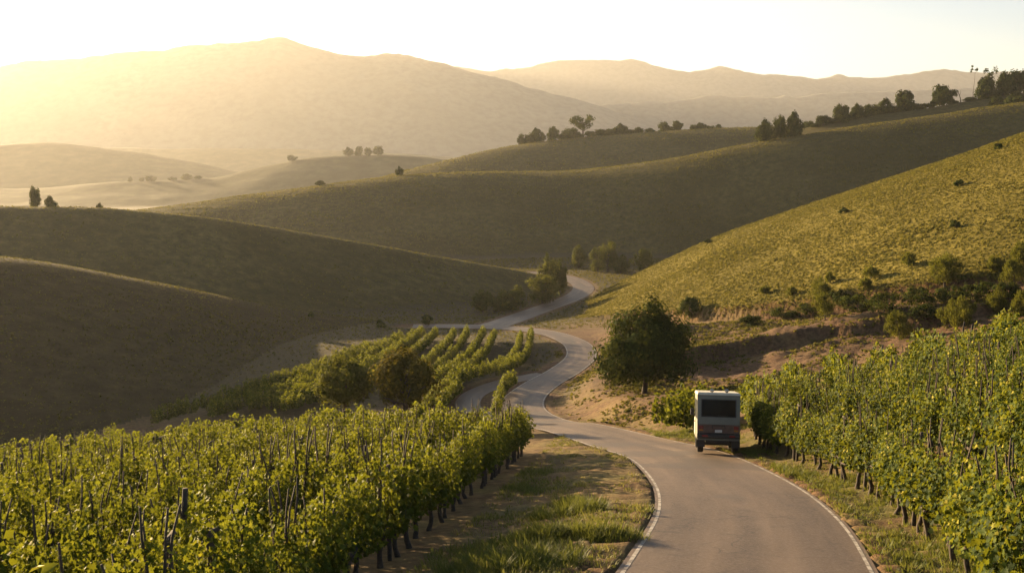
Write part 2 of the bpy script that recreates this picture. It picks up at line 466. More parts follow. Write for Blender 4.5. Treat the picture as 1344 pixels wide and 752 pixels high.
def road_mat(name):
    m, t, b = mat(name)
    uv = N(t, "UVMap", uv_map="UVMap")
    sx = N(t, "SeparateXYZ"); t.links.new(uv.outputs[0], sx.inputs[0])
    big = noise(t, 0.5, 5, 0.6); fine = noise(t, 13, 5, 0.8)
    st = N(t, "Mapping"); st.inputs["Scale"].default_value = (1.6, 0.06, 1); t.links.new(uv.outputs[0], st.inputs[0])
    streak = noise(t, 1.0, 5, 0.6, st.outputs[0])
    c = ramp(t, streak, [(0.32, (0.060, 0.040, 0.027)), (0.5, (0.118, 0.081, 0.054)), (0.68, (0.185, 0.132, 0.092))])
    # oil band along the middle, dust towards the edges
    d = N(t, "Math", operation='ABSOLUTE'); t.links.new(sx.outputs[0], d.inputs[0])
    edge = ramp(t, d.outputs[0], [(0.0, (1, 1, 1)), (0.08, (0.75, 0.75, 0.75)), (0.18, (0, 0, 0)), (0.34, (0, 0, 0)), (0.48, (0.5, 0.5, 0.5)), (0.62, (0, 0, 0)), (1.0, (0, 0, 0))])
    c = mix(t, mix(t, ramp(t, big, [(0.3, (0, 0, 0)), (0.6, (1, 1, 1))]), (0, 0, 0), edge), c, (0.070, 0.048, 0.034))
    dust = ramp(t, d.outputs[0], [(0.90, (0, 0, 0)), (1.0, (1, 1, 1))])
    c = mix(t, mix(t, big, (0, 0, 0), dust), c, (0.17, 0.115, 0.075))
    c = mix(t, ramp(t, fine, [(0.46, (0, 0, 0)), (0.72, (0.55, 0.55, 0.55))]), c, (0.25, 0.20, 0.16))
    vo = N(t, "TexVoronoi", Scale=0.75); vo.feature = 'DISTANCE_TO_EDGE'
    geo = t.nodes.new("ShaderNodeNewGeometry"); wob = N(t, "TexNoise", Scale=1.3, Detail=4)
    t.links.new(geo.outputs["Position"], wob.inputs["Vector"])
    wv = N(t, "VectorMath", operation='MULTIPLY_ADD'); t.links.new(wob.outputs["Color"], wv.inputs[0]); wv.inputs[1].default_value = (1.4, 1.4, 0); t.links.new(geo.outputs["Position"], wv.inputs[2])
    t.links.new(wv.outputs[0], vo.inputs["Vector"])
    crack = ramp(t, vo.outputs["Distance"], [(0.0, (1, 1, 1)), (0.012, (0.6, 0.6, 0.6)), (0.03, (0, 0, 0))])
    cm = ramp(t, big, [(0.46, (0, 0, 0)), (0.60, (0.8, 0.8, 0.8))])
    c = mix(t, mix(t, crack, (0, 0, 0), cm), c, (0.035, 0.028, 0.023))
    patch = ramp(t, noise(t, 0.22, 2, 0.4), [(0.56, (0, 0, 0)), (0.585, (0.6, 0.6, 0.6))])
    c = mix(t, patch, c, (0.085, 0.068, 0.055))
    t.links.new(c, b.inputs["Base Color"])
    b.inputs["Roughness"].default_value = 0.62; b.inputs["Specular IOR Level"].default_value = 0.35
    bump(t, b, fine, 0.6, 0.02)
    return m
M['road'] = road_mat("worn_asphalt")
def paint_mat():
    m, t, b = mat("worn_white_paint")
    c = ramp(t, noise(t, 3.0, 6, 0.75), [(0.40, (0.15, 0.125, 0.105)), (0.58, (0.42, 0.38, 0.33)), (0.75, (0.62, 0.58, 0.52))])
    t.links.new(c, b.inputs["Base Color"]); b.inputs["Roughness"].default_value = 0.7
    return m
M['paint'] = paint_mat()

# ------------------------------------------------------------------ ground and hills: one height field, cut along the feet of the hills
rows = [2.0]
while rows[-1] < 2600:
    rows.append(rows[-1] + 0.08 + (0.0065 if rows[-1] < 480 else 0.012) * rows[-1])
rows += [2800, 3200, 3800, 4600, 5600, 6400]
rows = np.array(rows)
cols = np.concatenate([-np.geomspace(1.7, 0.56, 60, endpoint=False), np.arange(-0.56, 0.5601, 0.0026), np.geomspace(0.56, 1.7, 61)[1:]])
YY, UU = np.meshgrid(rows, cols, indexing='ij')
XX = np.clip(UU * YY, -4200, 4200)
ZZ, ID, DR = land(XX, YY)
def tex_masks(X, Y, dr):
    g = np.zeros_like(X); d = np.full_like(X, 0.35)
    near_left = (X < 1.5) & (Y < 85)
    island = sstep(-3.0, -1.0, X - 0.12 * (Y - 43)) * (Y < 78) * (X < 9)
    d = np.where(near_left, 0.25, d); g = np.where(near_left, -0.15, g)
    d = d + island * 0.45
    g = g + island * 0.10 + 0.35 * (X > 7) * (Y < 62) * (dr > 0.4) * (1 - sstep(1.5, 4.0, dr))
    gul = sstep(6, 10, X) * sstep(64, 70, Y) * (Y < 200)
    d = d * (1 - gul) + gul * (0.05 + 0.5 * sstep(1.0, 12.0, dr) * (Y > 130)); g = g - gul * 0.42
    g = np.where((Y > 85) & (X < 8), g - 0.1, g)
    d = np.where((dr > 0) & (dr < 1.0), d * 0.4, d)
    return np.clip(d, -1, 1), np.clip(g, -1, 1)
DRYM, GRNM = tex_masks(XX, YY, DR)
HILLY = sstep(84, 98, YY) * (1 - sstep(5, 9, XX) * (1 - sstep(150, 175, YY))) * sstep(0.6, 2.0, DR + 0.6 * fbm(XX, YY, 2.0, 3, 3))
_fd = np.interp(np.clip(UU, -2.2, 2.2), UT, HT[5][2])
BARE = (1 - sstep(-1.0, 2.5, YY - _fd + 1.6 * fbm(XX, YY, 5, 3, 4))) * (ID == 5) * (1 - sstep(165, 180, YY))
nr, nc = XX.shape
vid = np.arange(nr * nc).reshape(nr, nc)
Q = np.stack([vid[:-1, :-1], vid[:-1, 1:], vid[1:, 1:], vid[1:, :-1]], -1)
qid = ID[:-1, :-1]
PV = np.stack([XX, YY, ZZ], -1).reshape(-1, 3)
def sub_sheet(name, mask, m, label=None, smooth=True):
    f = Q[mask].reshape(-1, 4)
    used, inv = np.unique(f, return_inverse=True)
    me = mesh(name, PV[used], [inv.reshape(-1, 4)], m, {"dry": DRYM.ravel()[used], "green": GRNM.ravel()[used], "hilly": HILLY.ravel()[used], "bare": BARE.ravel()[used]}, smooth)
    return tag(obj(name, me), label, None, None, 'structure')
sub_sheet("ground", qid == -1, M['ground'], "brown soil and dry grass of the vineyard valley floor")
hill_labels = ["dark shadowed hill directly behind the left vineyard", "second dark hill on the left with a thin bright crest", "broad smooth hill across the middle of the valley",
               "brown ridge top carrying the row of trees at upper right", "dark hill behind the broad middle hill", "sunlit golden green slope on the right",
               "hazy hill with small trees along its crest on the left", "pale hazy hill at the far left edge", "palest low hill line at the mountain foot"]
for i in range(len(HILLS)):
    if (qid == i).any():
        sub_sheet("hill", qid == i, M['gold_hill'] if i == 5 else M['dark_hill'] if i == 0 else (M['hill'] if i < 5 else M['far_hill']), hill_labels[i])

# mountains
def mountain(label, crest, d, depth, seed):
    cu, cs = ray([c[0] for c in crest], [c[1] for c in crest])
    us = np.linspace(cu[0], cu[-1], 420); s = np.interp(us, cu, cs)
    k = np.ones(3) / 3; s = np.convolve(np.pad(s, 1, mode='edge'), k, mode='valid')
    tt = np.linspace(-1, 0.6, 60)
    U_, T_ = np.meshgrid(us, tt, indexing='ij')
    Yd = d + T_ * depth
    Xd = U_ * d * (1 + 0.35 * T_ * depth / d)
    zc = (s * d)[:, None]
    prof = np.where(T_ < 0, 1 - np.abs(T_) ** 1.15, 1 - (T_ / 0.6) ** 1.3)
    Z = -70 + (zc + 70) * prof
    Z = Z + np.minimum(np.abs(T_) * 3.0, 1) * prof * 26 * fbm(Xd, Yd * 0.5, 330, 6, seed, 0.55) + 0.0046 * d * fbm(Xd, Yd * 0, 0.042 * d, 6, seed + 1, 0.6) * prof
    V = np.stack([Xd, Yd, Z], -1).reshape(-1, 3)
    a, b = U_.shape
    v = np.arange(a * b).reshape(a, b)
    q = np.stack([v[:-1, :-1], v[1:, :-1], v[1:, 1:], v[:-1, 1:]], -1).reshape(-1, 4)
    tag(obj("mountain", mesh("mountain", V, [q], M['mountain'], None, True)), label, None, None, 'structure')
mountain("high pale mountain with a small peak at upper left", [(-900, 175), (-500, 140), (-200, 110), (0, 86), (30, 80), (60, 78), (100, 78), (150, 70), (200, 68), (250, 62), (310, 57), (338, 55), (350, 51.5), (357, 48), (366, 48), (377, 50.5), (388, 56), (430, 64), (460, 72), (480, 75), (505, 72), (530, 73), (560, 82), (590, 87), (620, 97), (680, 112), (740, 127), (800, 143), (860, 165), (940, 200), (1000, 225)], 3700, 700, 50)
mountain("faint distant mountain range on the skyline at centre and right", [(400, 120), (500, 95), (560, 85), (600, 84), (640, 92), (670, 91), (700, 86), (730, 80), (790, 76), (830, 78), (870, 90), (905, 93), (925, 90), (945, 84), (965, 90), (1000, 99), (1050, 102), (1075, 104), (1100, 96), (1120, 100), (1140, 101), (1180, 97), (1200, 97), (1240, 92), (1270, 96), (1300, 95), (1344, 92), (1600, 100), (2000, 120)], 5400, 700, 60)
mountain("low grey mountain spur behind the tree lined ridge", [(640, 200), (690, 180), (720, 165), (750, 152), (780, 143), (850, 135), (950, 125), (1000, 126), (1022, 124), (1032, 120), (1044, 125), (1100, 124), (1150, 123), (1250, 118), (1344, 115), (1700, 125), (2000, 150)], 3900, 500, 70)

# ------------------------------------------------------------------ roads
def ribbon(name, P, zs, fr, w, lift, m, label=None):
    T = np.gradient(P, axis=0); T /= np.linalg.norm(T, axis=1, keepdims=True)
    Nn = np.stack([T[:, 1], -T[:, 0]], 1)
    s = np.concatenate([[0], np.cumsum(np.linalg.norm(np.diff(P, axis=0), axis=1))])
    V, UV = [], []
    for f in fr:
        q = P + Nn * (f * w / 2)[:, None]
        V.append(np.column_stack([q, zs + lift - 0.012 * f * f])); UV.append(np.column_stack([np.full(len(P), f), s]))
    V = np.stack(V, 1); UV = np.stack(UV, 1)
    a, b = V.shape[:2]
    v = np.arange(a * b).reshape(a, b)
    q = np.stack([v[:-1, :-1], v[:-1, 1:], v[1:, 1:], v[1:, :-1]], -1).reshape(-1, 4)
    return tag(obj(name, mesh(name, V.reshape(-1, 3), [q], m, None, True, UV.reshape(-1, 2))), label, None, None, 'structure')
names = ["winding grey asphalt road through the vineyard", "narrow side lane around the short row of vines", "far bend of the road between the hills"]
def ragged(P, w, seed):
    pass
for k, (P, w) in enumerate(ROADS):
    ribbon("road", P, ROADZ[k], list(np.linspace(-1, 1, 9)), w, 0.020 - 0.004 * k, M['road'], names[k])
def edge_line(P, zs, off, label, lift=0.0150):
    T = np.gradient(P, axis=0); T /= np.linalg.norm(T, axis=1, keepdims=True)
    Nn = np.stack([T[:, 1], -T[:, 0]], 1)
    c = P + Nn * (off * ROADS[0][1] / 2)[:, None]
    a, b = c - Nn * 0.04, c + Nn * 0.04
    n = len(P)
    V = np.vstack([np.column_stack([a, zs + lift]), np.column_stack([b, zs + lift])])
    i = np.arange(n - 1)
    q = np.stack([i, i + n, i + n + 1, i + 1], 1)
    return tag(obj("edge_line", mesh("edge_line", V, [q], M['paint'])), label, None, None, 'structure')
edge_line(ROADS[0][0], ROADZ[0], -0.945, "worn white line along the left edge of the road")
edge_line(ROADS[0][0], ROADZ[0], 0.945, "worn white line along the right edge of the road")

# ------------------------------------------------------------------ leaves
def frames(nrm, spin):
    n = nrm / (np.linalg.norm(nrm, axis=1, keepdims=True) + 1e-9)
    ref = np.where(np.abs(n[:, 2:3]) > 0.9, np.array([[1.0, 0, 0]]), np.array([[0, 0, 1.0]]))
    a = np.cross(ref, n); a /= np.linalg.norm(a, axis=1, keepdims=True) + 1e-9
    b = np.cross(n, a)
    c, s = np.cos(spin)[:, None], np.sin(spin)[:, None]
    return a * c + b * s, b * c - a * s, n
# vine leaf: five lobes, folded along its midrib
_lobe = [(0.0, -0.10), (0.42, -0.42), (0.40, -0.05), (0.88, 0.10), (0.50, 0.34), (0.52, 0.72), (0.22, 0.62), (0.0, 1.05), (-0.22, 0.62), (-0.52, 0.72), (-0.50, 0.34), (-0.88, 0.10), (-0.40, -0.05), (-0.42, -0.42)]
LOBED = (np.array([(0, 0.22, 0.0)] + [(x, y, 0.22 * abs(x) - 0.12 * y * y) for x, y in _lobe]), np.array([(0, i + 1, (i + 1) % 14 + 1) for i in range(14)]))
KITE = (np.array([(0, -0.5, 0), (0.42, 0.05, 0.14), (0, 0.6, -0.05), (-0.42, 0.05, 0.14)]), np.array([(0, 1, 2), (0, 2, 3)]))
BLADE = (np.array([(-0.06, 0, 0), (0.06, 0, 0), (0.035, 0.55, 0.06), (-0.035, 0.55, 0.06), (0, 1.0, 0.22)]), np.array([(0, 1, 2), (0, 2, 3), (3, 2, 4)]))
def leaves(tmpl, C_, nrm, size, tint, r):
    tv, tf = tmpl
    A, B, Nn = frames(nrm, r.uniform(0, 2 * math.pi, len(C_)))
    return place(tmpl, C_, A, B, Nn, size, tint)
def place(tmpl, C_, A, B, Nn, size, tint):
    tv, tf = tmpl
    size = np.broadcast_to(size, (len(C_),))
    V = C_[:, None] + size[:, None, None] * (tv[None, :, 0:1] * A[:, None] + tv[None, :, 1:2] * B[:, None] + tv[None, :, 2:3] * Nn[:, None])
    n = len(tv)
    Fc = (tf[None] + (np.arange(len(C_)) * n)[:, None, None]).reshape(-1, 3)
    return V.reshape(-1, 3), [Fc], np.repeat(tint, n)

# ------------------------------------------------------------------ grapevines
VH = 1.95
def vine_foliage(seed, count, tmpl, lo, hi, length=1.55, width=0.82):
    r = np.random.default_rng(seed)
    g = Geo()
    # shoots: arching canes with leaves along them
    ns = 15
    C_, Nn, sz, ti = [], [], [], []
    per = count // ns
    for k in range(ns):
        x0 = r.uniform(-length / 2, length / 2)
        top = VH - 0.05 + r.normal(0, 0.17) if r.random() < 0.7 else VH + r.uniform(0.1, 0.5)
        side = r.choice([-1, 1])
        flop = r.uniform(0.0, 0.52)
        t = r.random(per) ** 0.8
        z = 0.62 + (top - 0.62) * t
        prof = np.sin(np.clip((z - 0.5) / (VH - 0.3), 0, 1) * math.pi) ** 0.55
        y = side * (flop * prof * width) + r.normal(0, 0.08, per)
        x = x0 + r.normal(0, 0.08, per) + (t - 0.5) * r.uniform(-0.3, 0.3)
        C_.append(np.column_stack([x, y, z]))
        out = np.column_stack([r.normal(0, 0.5, per), np.sign(y) * 0.8 + r.normal(0, 0.5, per), 0.35 + r.normal(0, 0.5, per)])
        Nn.append(out)
        sz.append(r.uniform(lo, hi, per) * (1.12 - 0.45 * t))
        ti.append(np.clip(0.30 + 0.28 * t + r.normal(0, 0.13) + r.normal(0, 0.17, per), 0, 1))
    g.add(*leaves(tmpl, np.vstack(C_), np.vstack(Nn), np.concatenate(sz), np.concatenate(ti), r))
    return g
def vine_trunk(seed):
    r = np.random.default_rng(seed)
    g = Geo()
    z = np.linspace(-0.12, 0.82, 7)
    w = np.cumsum(r.normal(0, 0.03, (7, 2)), axis=0)
    P = np.column_stack([w, z])
    g.add(*tube(P, np.array([0.095, 0.07, 0.058, 0.055, 0.052, 0.055, 0.062]), 8))
    for s in (-1, 1):
        x = np.linspace(0, s * 0.62, 5)
        Q_ = np.column_stack([P[-1, 0] + x, P[-1, 1] + r.normal(0, 0.015, 5), 0.80 + 0.10 * np.abs(x) / 0.62 + r.normal(0, 0.012, 5)])
        g.add(*tube(Q_, np.linspace(0.045, 0.022, 5), 6))
    return g
def vine_canes(seed):
    r = np.random.default_rng(seed)
    g = Geo()
    for k in range(r.integers(3, 6)):
        x0 = r.uniform(-0.6, 0.6); top = r.uniform(1.95, 2.75)
        z = np.linspace(0.85, top, 6)
        P = np.column_stack([x0 + np.linspace(0, r.normal(0, 0.25), 6) + r.normal(0, 0.02, 6), np.linspace(0, r.normal(0, 0.2), 6) + r.normal(0, 0.02, 6), z])
        g.add(*tube(P, np.linspace(0.030, 0.013, 6), 5))
    return g
NV = 6
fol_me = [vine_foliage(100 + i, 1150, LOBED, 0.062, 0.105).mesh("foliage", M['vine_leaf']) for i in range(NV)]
trk_me = [vine_trunk(200 + i).mesh("trunk", M['bark'], True) for i in range(NV)]
cane_me = [vine_canes(300 + i).mesh("cane", M['cane']) for i in range(NV)]
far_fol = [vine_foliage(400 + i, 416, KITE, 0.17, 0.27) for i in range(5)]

vines = []     # x, y, rotation, block
# left vineyard: rows run down the slope beside the path
ROWDIR = np.array([0.12, 1.0]); ROWDIR /= np.linalg.norm(ROWDIR)
ROWN = np.array([-ROWDIR[1], ROWDIR[0]])
rot_l = math.atan2(ROWDIR[1], ROWDIR[0])
def far_edge(x):
    return np.interp(x, [-60, -31, -20, -14, -8, -3, 0.8, 3], [34, 54, 63, 70, 67, 57, 49, 47])
for k in range(0, 22):
    o = np.array([0.35, 48.6]) + ROWN * 2.25 * k
    for s in np.arange(-48, 45, 1.32):
        p = o + ROWDIR * (s + rng.normal(0, 0.06)) + ROWN * rng.normal(0, 0.05)
        if p[1] < 8.0 or p[1] > far_edge(p[0]) or abs(p[0]) > 0.62 * p[1] + 4: continue
        vines.append((p[0], p[1], rot_l + rng.normal(0, 0.05), 'L' if k else 'E'))
# right vineyard: rows follow the road's right edge
P0 = ROADS[0][0]
T0 = np.gradient(P0, axis=0); T0 /= np.linalg.norm(T0, axis=1, keepdims=True)
N0 = np.stack([T0[:, 1], -T0[:, 0]], 1)
sel = (np.arange(len(P0)) < np.argmax(P0[:, 1] > 46.0))
for k in range(0, 14):
    off = 2.4 + 1.55 + 2.2 * k
    line = (P0 + N0 * off)[sel]
    # past the bend the rows carry straight on
    ext = line[-1] + np.outer(np.arange(0.5, 16, 0.5), np.array([0.17, 0.985]))
    line = np.vstack([line, ext])
    s = np.concatenate([[0], np.cumsum(np.linalg.norm(np.diff(line, axis=0), axis=1))])
    for q in np.arange(0.3 * (k % 3), s[-1], 1.32):
        x, y = np.interp(q, s, line[:, 0]), np.interp(q, s, line[:, 1])
        x2, y2 = np.interp(q + 0.4, s, line[:, 0]), np.interp(q + 0.4, s, line[:, 1])
        if y < 11 or x > 0.58 * y + 3 or y > 58 - 0.10 * (x - 10): continue
        vines.append((x + rng.normal(0, 0.05), y + rng.normal(0, 0.05), math.atan2(y2 - y, x2 - x + 1e-6) + rng.normal(0, 0.05), 'F' if k == 0 else 'R'))
for i in range(9):
    vines.append((11.25 + 0.15 * i, 46.6 + 1.2 * i, math.atan2(1.0, 0.13), 'F'))
    vines.append((12.35 + 0.17 * i, 46.9 + 1.22 * i, math.atan2(1.0, 0.14), 'R'))
    if i == 0: vines.append((11.3, 45.5, math.atan2(1.0, 0.12), 'F'))
    if i > 1: vines.append((13.3 + 0.2 * i, 46.9 + 1.25 * i, math.atan2(1.0, 0.15), 'R'))
# short row beyond the van
for k in range(2):
    for i in range(5):
        vines.append((7.5 + i * 0.8 + 0.3 * k, 57.4 - 0.40 * i + 2.0 * k, -0.35, 'S'))
vines = [v for v in vines if road_dist(np.array([v[0]]), np.array([v[1]]))[0][0] > 0.5]
# terraced rows inside the bend
def top_hit(px, py):
    return hit_on(lambda x, y: gz(x, y) + 1.2, px, py, 40, 260)
def terrace(pts, nrow, gap, step=1.1):
    line = catmull([top_hit(*p) for p in pts], 0.4)
    T = np.gradient(line, axis=0); T /= np.linalg.norm(T, axis=1, keepdims=True)
    Nn = np.stack([T[:, 1], -T[:, 0]], 1)
    for k in range(nrow):
        l2 = line + Nn * (k - (nrow - 1) / 2) * gap
        s = np.concatenate([[0], np.cumsum(np.linalg.norm(np.diff(l2, axis=0), axis=1))])
        for q in np.arange(0, s[-1], step):
            x, y = np.interp(q, s, l2[:, 0]), np.interp(q, s, l2[:, 1]); x2, y2 = np.interp(q + .4, s, l2[:, 0]), np.interp(q + .4, s, l2[:, 1])
            tv.append((x, y, math.atan2(y2 - y, x2 - x + 1e-6), 'T'))
tv = []
terrace([(690, 436), (687, 452), (678, 468), (652, 480), (616, 492), (588, 508), (566, 530)], 2, 1.3)
terrace([(642, 434), (634, 449), (622, 466), (600, 482), (572, 503), (550, 520)], 2, 1.5)
terrace([(604, 435), (597, 447), (586, 459), (566, 476), (540, 495)], 2, 1.6)
terrace([(563, 433), (555, 442), (544, 451), (520, 468), (480, 490), (420, 512), (360, 528)], 2, 1.8)
terrace([(530, 452), (500, 470), (450, 491), (390, 512), (320, 530)], 1, 1.8)
terrace([(546, 437), (530, 447), (508, 463), (472, 482), (430, 501), (360, 520)], 1, 1.0)
terrace([(527, 440), (508, 451), (482, 467), (440, 486), (390, 505), (330, 525)], 1, 1.0)
terrace([(505, 446), (480, 458), (450, 473), (405, 492), (350, 512), (270, 540)], 1, 1.0)
terrace([(482, 451), (450, 468), (410, 485), (350, 503), (280, 523)], 1, 1.0)
terrace([(455, 462), (420, 478), (370, 496), (300, 515), (200, 545)], 1, 1.0)
terrace([(652, 534), (655, 518), (662, 504), (676, 492)], 1, 1.0, 0.8)
tv = [v for v in tv if road_dist(np.array([v[0]]), np.array([v[1]]))[0][0] > -0.05]
V_ = np.array([(v[0], v[1]) for v in vines])
Zv = gz(V_[:, 0], V_[:, 1])
# which vines show largest: nearest first, those inside the frame
uu = V_[:, 0] / V_[:, 1]
inview = (np.abs(uu) < 0.52) & (V_[:, 1] > 9.3)
order = np.argsort(np.where(inview, np.hypot(V_[:, 0], V_[:, 1]), 1e6))
NIND = 296
ind = set(order[:NIND].tolist())
LAB = {'L': ("leafy green grapevine within the dense left vineyard", "grapevines inside the left vineyard"),
       'E': ("grapevine with bare dark trunk in the left vineyard's edge row beside the grassy path", "grapevines of the left vineyard's edge row"),
       'F': ("grapevine with bare dark trunk in the right vineyard's front row along the road verge", "grapevines of the right vineyard's front row"),
       'R': ("leafy green grapevine on the rising slope behind the right vineyard's front row", "grapevines inside the right vineyard"),
       'S': ("grapevine in the short row beyond the left side of the van", "grapevines in the short row by the van")}
stuff_list = []
for i, v in enumerate(vines):
    x, y, rz, blk = v
    if i in ind:
        k = int(rng.integers(NV))
        sc_ = rng.uniform(0.93, 1.10)
        t = empty("grapevine", (x, y, Zv[i]), rz + (math.pi if rng.random() < 0.5 else 0), (sc_, sc_, sc_ * rng.uniform(0.94, 1.07)))
        tag(t, LAB[blk][0], "grapevine", LAB[blk][1])
        obj("foliage", fol_me[k], t)
        obj("trunk", trk_me[int(rng.integers(NV))], t)
        if rng.random() < 0.85: obj("cane", cane_me[int(rng.integers(NV))], t)
    elif inview[i] or abs(uu[i]) < 0.75:
        stuff_list.append((x, y, Zv[i], rz, 1.0))
T_ = np.array([(v[0], v[1]) for v in tv]); Zt = gz(T_[:, 0], T_[:, 1])
for v, z in zip(tv, Zt):
    stuff_list.append((v[0], v[1], z, v[2], 0.80))
def bake(pieces, protos, r):
    g = Geo()
    for (x, y, z, rz, s) in pieces:
        p = protos[int(r.integers(len(protos)))]
        Vp = np.concatenate(p.V); Tp = np.concatenate(p.T); Fp = [np.concatenate(f) for f in p.F.values()]
        c, sn = math.cos(rz), math.sin(rz)
        s2 = s * r.uniform(0.78, 1.15)
        W = np.column_stack([x + s2 * (c * Vp[:, 0] - sn * Vp[:, 1]), y + s2 * (sn * Vp[:, 0] + c * Vp[:, 1]), z + s2 * Vp[:, 2]])
        g.add(W, Fp, np.clip(Tp + r.normal(0, 0.05), 0, 1))
    return g
far_protos = []
for i, f in enumerate(far_fol):
    far_protos.append(f)
tag(obj("distant_vines", bake(stuff_list, far_protos, rng).mesh("distant_vines", M['vine_leaf'])), "rows of more distant grapevines up the slopes and round the bend", None, None, 'stuff')

# posts between the vines
def post_mesh(seed, h):
    r = np.random.default_rng(seed); g = Geo()
    z = np.linspace(-0.3, h, 6); b = r.normal(0, 0.025, 2)
    P = np.column_stack([b[0] * z + r.normal(0, 0.008, 6), b[1] * z + r.normal(0, 0.008, 6), z])
    g.add(*tube(P, np.linspace(0.062, 0.05, 6) * r.uniform(0.85, 1.15), 8))
    if seed % 2 == 0:
        g.add(*tube(np.array([P[-1] + (-0.2, 0, -0.02), P[-1] + (0.01, 0, -0.02), P[-1] + (0.2, 0, -0.02)]), 0.035, 6))
    return g.mesh("vineyard_post", M['post_wood'], False)
post_me = [post_mesh(500 + i, 2.12 + 0.06 * i) for i in range(6)]
cand = [i for i in range(len(vines)) if inview[i] and V_[i, 1] < 62]
r2 = np.random.default_rng(5); r2.shuffle(cand)
npost = {'L': 52, 'R': 26, 'E': 5, 'F': 7}
PLAB = {'L': ("weathered wooden post poking above the left vineyard's leaves", "posts among the left vineyard's vines"), 'R': ("weathered wooden post poking above the leaves of the right vineyard", "posts among the right vineyard's vines"),
        'E': ("dark wooden post in the left vineyard's edge row beside the path", "posts of the left edge row"), 'F': ("dark wooden post in the right vineyard's front row by the road", "posts of the right front row")}
for i in cand:
    b = vines[i][3]
    if npost.get(b, 0) <= 0: continue
    npost[b] -= 1
    x, y = vines[i][0] + 0.66 * math.cos(vines[i][2]), vines[i][1] + 0.66 * math.sin(vines[i][2])
    o = obj("vineyard_post", post_me[int(r2.integers(6))])
    o.location = (x, y, float(gz(np.array([x]), np.array([y]))[0])); o.rotation_euler = (0, 0, vines[i][2] + r2.uniform(-0.3, 0.3))
    tag(o, PLAB[b][0], "post", PLAB[b][1])

# ------------------------------------------------------------------ trees and shrubs
def crown_geo(seed, w, h, n, leaf, shape='round', clumps=26, up=0.0, tmpl=KITE, base_t=0.0):
    """leaf clumps spread through an uneven crown, w wide and h tall, bottom at z=0"""
    r = np.random.default_rng(seed); g = Geo()
    cc = []
    while len(cc) < clumps:
        p = r.uniform(-1, 1, 3)
        q = np.linalg.norm(p)
        if q > 1 or q < 0.35: continue
        cc.append(p * r.uniform(0.70, 1.03))
    cc = np.array(cc)
    cs = r.uniform(0.24, 0.48, clumps)
    k = r.integers(0, clumps, n)
    d = r.normal(0, 1, (n, 3)); d /= np.linalg.norm(d, axis=1, keepdims=True)
    rad = cs[k] * r.random(n) ** 0.55
    P = cc[k] + d * rad[:, None]
    if shape == 'column': P[:, :2] *= np.interp(P[:, 2], [-1.2, -0.6, 0.6, 1.2], [0.85, 1.0, 0.95, 0.6])[:, None]
    if shape == 'dome': P[:, :2] *= np.interp(P[:, 2], [-1.1, -0.5, 0.5, 1.2], [0.95, 1.05, 0.85, 0.5])[:, None]
    if shape == 'pine': P[:, :2] *= np.interp(P[:, 2], [-1.1, -0.3, 0.3, 1.2], [0.55, 1.1, 1.0, 0.5])[:, None]
    nrm = d + P * 0.5 + np.array([0, 0, 0.25])
    P = P * np.array([w / 2, w / 2, h / 2]) + np.array([0, 0, h / 2])
    tint = np.clip(0.35 + r.normal(0, 0.16, clumps)[k] + r.normal(0, 0.16, n) + base_t, 0, 1)
    if up > 0:
        b = d * 0.6 + np.array([0, 0, up]); b /= np.linalg.norm(b, axis=1, keepdims=True)
        a = np.cross(b, r.normal(0, 1, (n, 3))); a /= np.linalg.norm(a, axis=1, keepdims=True)
        g.add(*place(tmpl, P, a * 0.45, b * 1.7, np.cross(a, b), leaf * r.uniform(0.7, 1.3, n), tint))
    else:
        g.add(*leaves(tmpl, P, nrm, leaf * r.uniform(0.7, 1.3, n), tint, r))
    return g
def trunk_geo(seed, h, rad, crown_w, crown_h, z0, limbs=7):
    r = np.random.default_rng(seed); g = Geo()
    top = z0 + crown_h * 0.55
    z = np.linspace(-0.35, top, 8)
    w = np.cumsum(r.normal(0, 0.035 * h / 6, (8, 2)), axis=0); w[:2] = 0
    P = np.column_stack([w, z])
    g.add(*tube(P, rad * np.array([1.45, 1.05, 0.92, 0.82, 0.7, 0.55, 0.4, 0.22]), 9))
    for k in range(limbs):
        i = int(r.integers(3, 7)); a = r.uniform(0, 2 * math.pi)
        L = crown_w * r.uniform(0.28, 0.46)
        t = np.linspace(0, 1, 5)
        Q_ = P[i] + np.column_stack([np.cos(a) * L * t, np.sin(a) * L * t, crown_h * r.uniform(0.12, 0.42) * t ** 1.2]) + r.normal(0, 0.03 * L, (5, 3)) * t[:, None]
        g.add(*tube(Q_, rad * np.linspace(0.45, 0.12, 5), 6))
    return g
def tree(label, pos, H, W, z0frac, n, leaf, seed, shape='round', lm='tree_leaf', name="broadleaf_tree", cat="tree", group=None, clumps=26, trunk_r=None, up=0.0, base_t=0.0, limbs=7):
    z0 = H * z0frac
    t = empty(name, pos, 0.0)
    tag(t, label, cat, group)
    ch = H - z0
    c = obj("crown", crown_geo(seed, W, ch, n, leaf, shape, clumps, up, KITE, base_t).mesh("crown", M[lm]), t)
    c.location = (0, 0, z0)
    obj("trunk", trunk_geo(seed + 1, H, trunk_r or H * 0.035, W, ch, z0, limbs).mesh("trunk", M['bark'], True), t)
    return t
def px_tree(px, py, hpx, wpx, d=None):
    p = ground_pt(px, py, d)
    m = p[1] / F
    H = hpx * m
    if d is not None:
        H = max(H * 0.6, ray(px, py - hpx)[1] * d - p[2])
    return p, H, wpx * m

